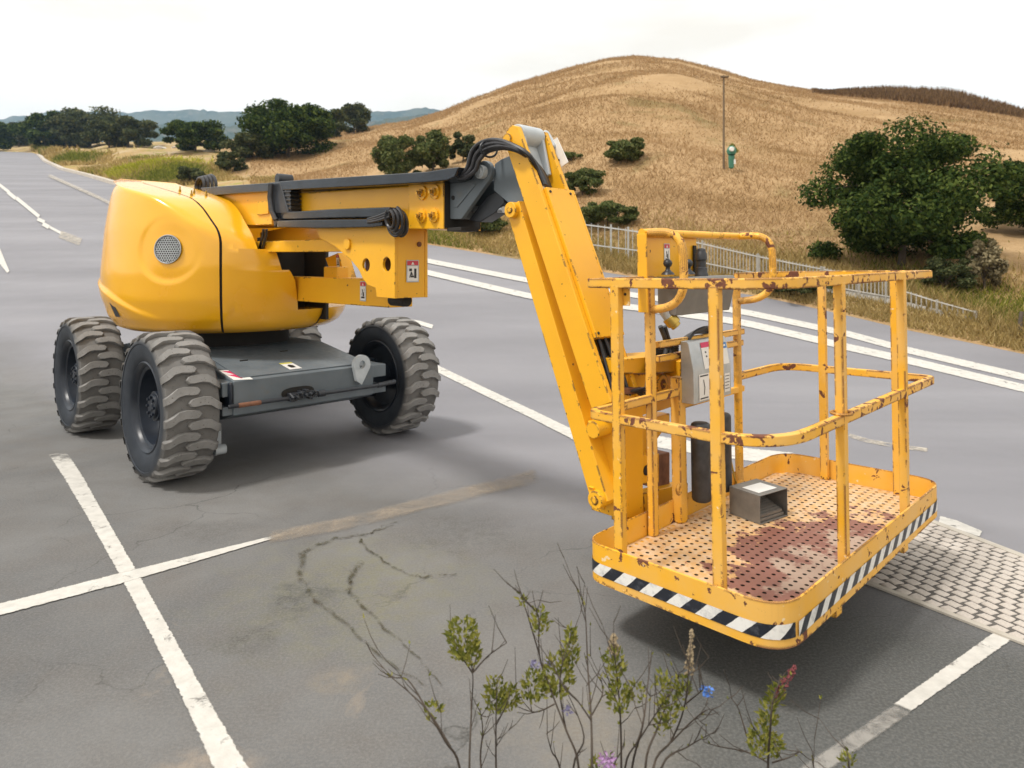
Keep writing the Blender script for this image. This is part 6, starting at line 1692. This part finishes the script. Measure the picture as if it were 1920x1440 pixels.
# yellow-green patches and tufts on the stony ground at the left
n = 60000; th = r.uniform(-0.70, -0.34, n); ye = y_edge(th); y = ye * 1.02 + np.abs(r.normal(0, 1, n)) * (0.28 * ye); x = th * y
pt_ = np.sin(x * 0.55 + 1.0) + np.sin(y * 0.42 + x * 0.2) + r.normal(0, 0.35, n); k_ = pt_ > 0.2
x, y, pt_ = x[k_], y[k_], pt_[k_]; z = terrain_z(x, y)
h = 0.0062 * y * r.uniform(0.4, 1.3, len(x)); gg = pt_ > 1.1
for sel, mname, nm, lb in ((gg, 'grass_green', 'roadside_weeds', 'yellow green weed patches on the stony ground at the left'), (~gg, 'grass_verge', 'roadside_grass', 'dry tufts on the stony ground at the left')):
    blades(nm, np.stack([x, y, z], -1)[sel], h[sel], (0.0012 * y)[sel], 0.5 * h[sel], mname, lb, 64)

c0 = terrain_at(232, 326); n = 5000; x = c0.x + r.normal(0, 1.6, n); y = c0.y + r.normal(0, 2.6, n); k_ = y > y_edge(x / y) * 1.03; x, y = x[k_], y[k_]; n = len(x); z = terrain_z(x, y); h = 0.0075 * y * r.uniform(0.5, 1.2, n)
blades('yellow_weeds', np.stack([x, y, z], -1), h, 0.0014 * y, 0.5 * h, 'grass_lime', 'bright yellow green weed patch behind the far kerb', 65)
# ------------------------------------------------------------------ fence, pole, cabinet, signs of the roadside
M['fence'] = m_simple('white_fence_paint', (0.30, 0.285, 0.25), (0.42, 0.40, 0.36), 0.7, 5, bump=0.1)
M['fence_grey'] = m_simple('galvanised_wire', (0.34, 0.34, 0.32), (0.44, 0.44, 0.42), 0.6, 5, bump=0)
def fence(pts_px, hts, posts, lab, pitch_px, m_='fence', rails=2, solid=False):
    """pts_px: (u, v of the foot) along the fence; hts in photo px"""
    base = [terrain_at(u, v) for u, v in pts_px]; L = [0]
    for a, b_ in zip(base, base[1:]): L.append(L[-1] + (b_ - a).length)
    def at(s):
        x = np.interp(s, L, [p.x for p in base]); y = np.interp(s, L, [p.y for p in base]); h = np.interp(s, L, [px_size(h_, p.y) for h_, p in zip(hts, base)])
        return Vector((x, y, float(terrain_z(x, y)))), float(h)
    root = empty('fence', at(0)[0]); tag(root, lab, 'fence', 'white roadside fences'); off = root.location.copy()
    tot = L[-1]
    def add(mb, nm, mm=m_): 
        return mb.build(nm, mm, root, off, None, 0, 0)
    for s in posts:
        p, h = at(s * tot); mb = MB(); wq = px_size(3.2, p.y); mb.box((p.x - wq / 2, p.y - wq / 2, p.z - 0.2), (p.x + wq / 2, p.y + wq / 2, p.z + h * 1.04)); add(mb, 'fence_post')
    for k in range(rails):
        mb = MB(); fr = (0.30 + 0.62 * k / max(1, rails - 1)) if rails > 1 else 0.9; ss = np.linspace(0, tot, 30); pts = [at(s) for s in ss]
        for (a, ha), (b_, hb) in zip(pts, pts[1:]): mb.bar(a + Vector((0, 0, ha * fr)), b_ + Vector((0, 0, hb * fr)), px_size(2.0, a.y), px_size(2.4, a.y))
        add(mb, 'fence_rail')
    mb = MB(); s = 0.0
    while s < tot:
        p, h = at(s); wq = px_size(1.2, p.y); mb.box((p.x - wq / 2, p.y - 0.01, p.z - 0.02), (p.x + wq / 2, p.y + 0.01, p.z + h)); s += px_size(pitch_px, p.y)
    o = add(mb, 'pickets'); tag(o, kind='stuff')
    if solid:
        mb = MB(); ss = np.linspace(0, tot, 20); pts = [at(s) for s in ss]
        for (a, ha), (b_, hb) in zip(pts, pts[1:]): mb.bar(a + Vector((0, 0.03, ha * 0.16)), b_ + Vector((0, 0.03, hb * 0.16)), 0.04, px_size(12, a.y))
        add(mb, 'kick_board')
    return root
fence([(1060, 470), (1150, 482), (1215, 490)], [58, 58, 56], [0, 0.25, 0.58, 0.78, 1.0], 'open wire fence with thin pale posts beside the jib', 15, 'fence_grey', 2)
fence([(1225, 492), (1330, 512), (1440, 531), (1540, 548)], [60, 56, 50, 46], [0, 0.33, 0.66, 1.0], 'long white picket fence behind the control guard', 6.5, 'fence', 2)
fence([(1545, 549), (1600, 560), (1682, 574)], [46, 48, 50], [0, 0.5, 0.86, 1.0], 'short white picket fence with a solid foot board behind the platform rail', 7, 'fence', 2, True)
fence([(1690, 577), (1750, 590), (1830, 606)], [34, 28, 22], [0, 0.5, 1.0], 'low broken end of the white fence right of the platform', 9, 'fence', 1, True)
p = terrain_at(1912, 630); mb = MB(); mb.tube([p + Vector((0, 0, -0.1)), p + Vector((0.01, 0, 0.2)), p + Vector((0.03, 0, px_size(44, p.y)))], [0.035, 0.03, 0.028], 8)
o = mb.build('stake', 'bark', None, p, smooth=60); o.location = p; tag(o, 'short weathered wooden stake on the verge at the right edge', 'stake')
# slope pole with a small crossbar
M['pole'] = m_simple('weathered_pole_wood', (0.12, 0.085, 0.05), (0.18, 0.13, 0.08), 0.9, 4, bump=0.2)
p = terrain_at(1357, 318); H_ = px_size(318 - 142, p.y)
root = empty('utility_pole', p); tag(root, 'thin wooden pole with short crossbar on the golden hillside', 'pole')
mb = MB(); mb.cyl((0, 0, -0.3), (0, 0, H_), px_size(2.2, p.y), 10, px_size(1.6, p.y)); mb.build('pole', 'pole', root)
mb = MB(); w_ = px_size(9, p.y); mb.box((-w_ * 0.6, -0.05, H_ - px_size(4, p.y)), (w_, 0.05, H_ - px_size(1.5, p.y))); mb.build('crossbar', 'pole', root)
M['green_metal'] = m_simple('green_painted_metal', (0.03, 0.14, 0.09), (0.05, 0.20, 0.13), 0.5, 5)
p = terrain_at(1366, 319); s = px_size(1, p.y)
root = empty('roadside_cabinet', p + Vector((0, -0.3, 0))); tag(root, 'small green cabinet with a pale round dial at the foot of the pole', 'cabinet')
mb = MB(); mb.prism([(-5 * s, 0), (4 * s, 0), (6 * s, 26 * s), (-6 * s, 26 * s)], 'y', -4 * s, 4 * s); mb.build('body', 'green_metal', root, bevel=0.05)
mb = MB(); mb.lathe([(26 * s, 7 * s), (33 * s, 9 * s), (39 * s, 7 * s), (42 * s, 3 * s), (42.5 * s, 0)], 'z', 14); mb.build('hood', 'green_metal', root, smooth=60)
mb = MB(); mb.cyl((-2 * s, -4.2 * s, 35 * s), (-2 * s, -9.6 * s, 35 * s), 4.5 * s, 16); mb.build('dial', 'white', root, bevel=0.02)
mb = MB(); mb.box((3 * s, -4.6 * s, 8 * s), (6.2 * s, -4.2 * s, 17 * s)); mb.build('label_plate', 'white', root)
V, Fc = leaf_cloud(np.random.default_rng(5), [(6 * s, 0, 34 * s), (2 * s, 3 * s, 42 * s)], [(7 * s, 5 * s, 6 * s), (6 * s, 4 * s, 4 * s)], 160, 2.4 * s)
o = np_mesh('creeper', V + np.array(root.location), Fc, [M['leaf_weed']]); tag(o, 'yellow green creeper growing over the small cabinet on the hill', 'creeper')
# stones on the roadside at the left
M['stone'] = m_simple('pale_stone', (0.42, 0.39, 0.35), (0.58, 0.54, 0.49), 0.9, 3, bump=0.4, bscale=8)
rr = random.Random(12)
sm = []
for k in range(3):
    bm = bmesh.new(); bmesh.ops.create_icosphere(bm, subdivisions=2, radius=1.0)
    for v in bm.verts: v.co *= rr.uniform(0.75, 1.12); v.co.z *= 0.62
    me = bpy.data.meshes.new('stone'); bm.to_mesh(me); bm.free(); me.materials.append(M['stone']); sm.append(me)
for i, (u, v, sz, lb) in enumerate(((247, 302, 9, 'pale stone beside the yellow weed patch, nearest the kerb'), (322, 313, 6, 'pale stone right of the yellow weed patch'), (300, 279, 14, 'large pale rock below the lone tree, left one'), (330, 277, 9, 'small pale rock close to the large rock below the lone tree'), (392, 284, 12, 'long pale rock right of the lone tree'), (415, 276, 9, 'pale rock furthest right, below the largest tree'))):
    p = terrain_at(u, v); o = bpy.data.objects.new('stone', sm[i % 3]); COL.objects.link(o); q = px_size(sz, p.y); o.location = p; o.scale = (q, q * 0.8, q * 0.6); o.rotation_euler = (0, 0, i * 1.1); tag(o, lb, 'stone', 'pale stones on the left roadside')

# ------------------------------------------------------------------ weeds in the foreground
def wpt(u, v, y): return Vector(((u - 960) / F * y, y, CAM_H - (v - HV) * y / F))
def smooth_path(pts, k=5):
    out = []
    for i in range(len(pts) - 1):
        p_1 = pts[max(i - 1, 0)]; p0 = pts[i]; p1 = pts[i + 1]; p2 = pts[min(i + 2, len(pts) - 1)]
        for t in np.linspace(0, 1, k, endpoint=False): out.append(0.5 * ((2 * p0) + (-p_1 + p1) * t + (2 * p_1 - 5 * p0 + 4 * p1 - p2) * t * t + (-p_1 + 3 * p0 - 3 * p1 + p2) * t ** 3))
    out.append(pts[-1]); return out
def leaf_poly(mb, p, d, nrm, L, wd):
    d = d.normalized(); s = d.cross(nrm); s = s.normalized() if s.length > 1e-5 else d.orthogonal().normalized(); n2 = s.cross(d)
    mb.add([p, p + d * L * 0.35 + s * wd + n2 * L * 0.06, p + d * L, p + d * L * 0.35 - s * wd + n2 * L * 0.06, p + d * L * 0.45 - n2 * L * 0.03], [(0, 4, 1), (4, 2, 1), (0, 3, 4), (4, 3, 2)])
def weed(name, lab, y, foot_u, stems, leafy, seed, heads=(), twigs=10):
    """stems: photo polylines from low to high; leafy: (u, v, radius px, count); heads: (kind, u, v, size)"""
    r = random.Random(seed); base = Vector(((foot_u - 960) / F * y, y, 0.0))
    root = empty(name, base); tag(root, lab, 'weed')
    off = base
    mb = MB(); nodes = []
    for st in stems:
        pts = [base] if st[0][1] >= 1440 else []
        for j, (u, v) in enumerate(st): pts.append(wpt(u, v, y + 0.10 * math.sin(0.05 * u + j)))
        sp = smooth_path(pts); r0 = 0.0036 if st[0][1] >= 1440 else 0.0022
        mb.tube(sp, list(np.linspace(r0, 0.0009, len(sp))), 6); nodes += [(sp[i], (sp[min(i + 1, len(sp) - 1)] - sp[i - 1])) for i in range(len(sp) // 3, len(sp))]
    for k in range(int(twigs * 1.9)):
        p, d = r.choice(nodes); dd = (d.normalized() + Vector((r.uniform(-1, 1), r.uniform(-1, 1), r.uniform(-0.2, 0.7))) * 0.9).normalized(); L = r.uniform(0.03, 0.09)
        q = p + dd * L + Vector((0, 0, 0.2 * L)); mb.tube([p, p + dd * L * 0.5 + Vector((0, 0, 0.02 * L)), q], [0.0013, 0.001, 0.0006], 5); nodes.append((q, dd))
    mb.build('stem', 'stem', root, off, smooth=60, recalc=False)
    mb = MB()
    for (u, v, rad, cnt) in leafy:
        for k in range(int(cnt * 2.3)):
            t = r.uniform(0, 2 * math.pi); q = math.sqrt(r.random()); c = wpt(u + rad * 0.62 * q * math.cos(t), v + rad * q * math.sin(t), y + r.uniform(-1, 1) * px_size(rad, y) * 0.7)
            d = Vector((r.uniform(-0.6, 0.6) + 0.5 * math.cos(t), r.uniform(-0.7, 0.7), r.uniform(0.1, 1.2))); leaf_poly(mb, c, d, Vector((r.uniform(-1, 1), -1, r.uniform(-0.5, 1))), r.uniform(0.010, 0.022), r.uniform(0.0026, 0.0050))
    for k in range(14):
        p, d = r.choice(nodes); leaf_poly(mb, p, d + Vector((r.uniform(-1, 1), r.uniform(-1, 1), r.uniform(0, 0.6))) * d.length, Vector((0, -1, 0.3)), r.uniform(0.008, 0.018), r.uniform(0.0018, 0.0035))
    if mb.f: mb.build('leaves', 'leaf_weed', root, off, smooth=0, recalc=False)
    for (kind, u, v, sz, v2) in heads:
        mb = MB(); c = wpt(u, v, y)
        if kind in ('maroon', 'seed'):
            e_ = wpt(v2[0], v2[1], y); nn = 110 if kind == 'maroon' else 70
            for k in range(nn):
                t = r.random(); p = c.lerp(e_, t); rad = px_size(sz, y) * (1 - 0.6 * t) * r.uniform(0.3, 1.0); an = r.uniform(0, 2 * math.pi); p = p + Vector((math.cos(an) * rad, math.sin(an) * rad, r.uniform(-1, 1) * 0.003))
                s_ = r.uniform(0.0022, 0.0042) * (1.0 if kind == 'maroon' else 1.35); mb.add([p + Vector((s_, 0, 0)), p + Vector((-s_, 0, 0)), p + Vector((0, s_, 0)), p + Vector((0, -s_, 0)), p + Vector((0, 0, s_ * 1.4)), p + Vector((0, 0, -s_))], [(0, 2, 4), (2, 1, 4), (1, 3, 4), (3, 0, 4), (2, 0, 5), (1, 2, 5), (3, 1, 5), (0, 3, 5)])
            mb.build('flower_spike' if kind == 'maroon' else 'seed_head', kind, root, off, smooth=0, recalc=False)
        else:
            for k in range({'bluepetal': 34, 'lilac': 90, 'violet': 26}[kind]):
                p = c + Vector((r.gauss(0, 0.34), r.gauss(0, 0.30), r.gauss(0, 0.30))) * px_size(sz, y)
                leaf_poly(mb, p, Vector((r.uniform(-1, 1), r.uniform(-1, 0.4), r.uniform(-0.4, 1))), Vector((r.uniform(-1, 1), -1, r.uniform(-1, 1))), r.uniform(0.008, 0.014), r.uniform(0.002, 0.0045))
            mb.build('flower', kind, root, off, smooth=0, recalc=False)
    return root
weed('weed', 'tall weed with a bright leafy tuft on top, leftmost of the foreground weeds', 1.75, 880, [[(880, 1440), (884, 1330), (886, 1260), (870, 1190)], [(886, 1262), (860, 1222), (846, 1190)], [(886, 1262), (896, 1215), (894, 1180)], [(862, 1440), (835, 1390), (800, 1330), (765, 1275), (735, 1268), (700, 1230)], [(845, 1400), (800, 1330), (740, 1275), (722, 1262)], [(886, 1262), (915, 1230), (950, 1205)]], [(868, 1200, 44, 110), (884, 1228, 24, 30), (812, 1335, 22, 14)], 1, twigs=16)
weed('weed', 'short yellow green leafy weed right of the tallest leafy tuft', 1.8, 932, [[(930, 1440), (930, 1350), (932, 1280)], [(930, 1360), (950, 1320), (956, 1295)], [(902, 1440), (905, 1370), (900, 1330)]], [(932, 1305, 36, 70), (958, 1312, 24, 30)], 2, twigs=12)
weed('weed', 'bushy weed with violet buds and many leaves in the middle foreground', 1.78, 1080, [[(1085, 1440), (1062, 1370), (1035, 1300), (1012, 1230), (1010, 1160), (1000, 1140)], [(1062, 1372), (1050, 1300), (1055, 1240), (1068, 1200), (1070, 1180)], [(1040, 1320), (1005, 1335), (970, 1325)], [(1050, 1440), (1035, 1410), (1025, 1375)], [(1075, 1440), (1095, 1380), (1060, 1290)], [(1012, 1230), (985, 1140), (978, 1128)]], [(1014, 1165, 26, 34), (1000, 1290, 34, 60), (1045, 1270, 44, 100), (1070, 1225, 26, 40), (1070, 1190, 14, 14), (980, 1128, 9, 7)], 3, heads=[('violet', 1000, 1246, 10, None), ('violet', 1030, 1242, 7, None), ('violet', 1062, 1330, 12, None)], twigs=22)
weed('weed', 'bare thin straight stalk standing between the bushy weeds', 1.7, 1108, [[(1110, 1440), (1108, 1340), (1102, 1250), (1097, 1150), (1084, 1105)], [(1110, 1340), (1130, 1300), (1126, 1270)], [(1108, 1350), (1080, 1310), (1065, 1300)]], [], 4, twigs=10)
weed('weed', 'leafy weed topped by a round tan seed head', 1.74, 1165, [[(1165, 1440), (1163, 1340), (1156, 1260), (1150, 1210)], [(1185, 1440), (1205, 1360), (1215, 1280), (1222, 1220)], [(1172, 1440), (1195, 1390), (1210, 1340)], [(1190, 1400), (1235, 1330), (1260, 1290)], [(1163, 1330), (1150, 1300), (1140, 1270)]], [(1152, 1250, 32, 44), (1160, 1310, 32, 56), (1195, 1300, 20, 16), (1240, 1280, 20, 18)], 5, heads=[('seed', 1150, 1222, 11, (1151, 1192))], twigs=20)
weed('weed', 'spreading dark weed with a tall blackish seed spike and a blue flower', 1.76, 1225, [[(1225, 1440), (1258, 1390), (1282, 1330), (1292, 1250), (1296, 1185)], [(1258, 1392), (1300, 1350), (1330, 1330), (1348, 1340)], [(1240, 1440), (1290, 1400), (1340, 1372)], [(1210, 1440), (1235, 1360), (1262, 1290), (1275, 1260)], [(1285, 1320), (1310, 1300), (1320, 1290)]], [(1255, 1330, 30, 40), (1278, 1290, 22, 26), (1240, 1360, 20, 16)], 6, heads=[('seed', 1292, 1270, 9, (1297, 1180)), ('bluepetal', 1324, 1296, 19, None)], twigs=26)
weed('weed', 'upright weed with a maroon flower spike, right of the others', 1.8, 1440, [[(1440, 1440), (1444, 1370), (1450, 1310), (1470, 1265), (1488, 1250)], [(1440, 1430), (1400, 1410), (1350, 1400), (1322, 1392)], [(1448, 1430), (1480, 1420), (1500, 1410)], [(1438, 1400), (1420, 1375), (1408, 1355)], [(1400, 1380), (1385, 1330), (1372, 1310)]], [(1440, 1340, 26, 44), (1452, 1305, 22, 34), (1425, 1390, 34, 56), (1450, 1400, 26, 34)], 7, heads=[('maroon', 1456, 1308, 12, (1490, 1250))], twigs=14)
weed('weed', 'small weed with a lilac flower at the very bottom of the picture', 1.72, 1142, [[(1142, 1450), (1140, 1425)], [(1150, 1450), (1160, 1418)]], [(1120, 1440, 20, 12)], 8, heads=[('lilac', 1140, 1428, 26, None)], twigs=4)
weed('weed', 'tiny green sprig at the bottom right beside the old line', 1.85, 1592, [[(1592, 1450), (1590, 1420), (1586, 1405)], [(1530, 1450), (1524, 1410)]], [(1590, 1425, 18, 16)], 9, twigs=4)

# ------------------------------------------------------------------ the air
def haze():
    mb = MB(); mb.box((-2900, -40.5, -32), (2900, 2700, 420)); m = bpy.data.materials.new('thin_haze'); m.use_nodes = True; t = m.node_tree; t.nodes.clear()
    o_ = t.nodes.new('ShaderNodeOutputMaterial'); v = t.nodes.new('ShaderNodeVolumePrincipled'); v.inputs['Color'].default_value = (0.45, 0.69, 1.0, 1); v.inputs['Density'].default_value = 0.00024; v.inputs['Anisotropy'].default_value = 0.2
    t.links.new(v.outputs[0], o_.inputs['Volume']); M['haze'] = m
    o = mb.build('haze', 'haze', smooth=0); tag(o, 'thin blue haze in the air', kind='stuff')
HAZE = True
if HAZE: haze()
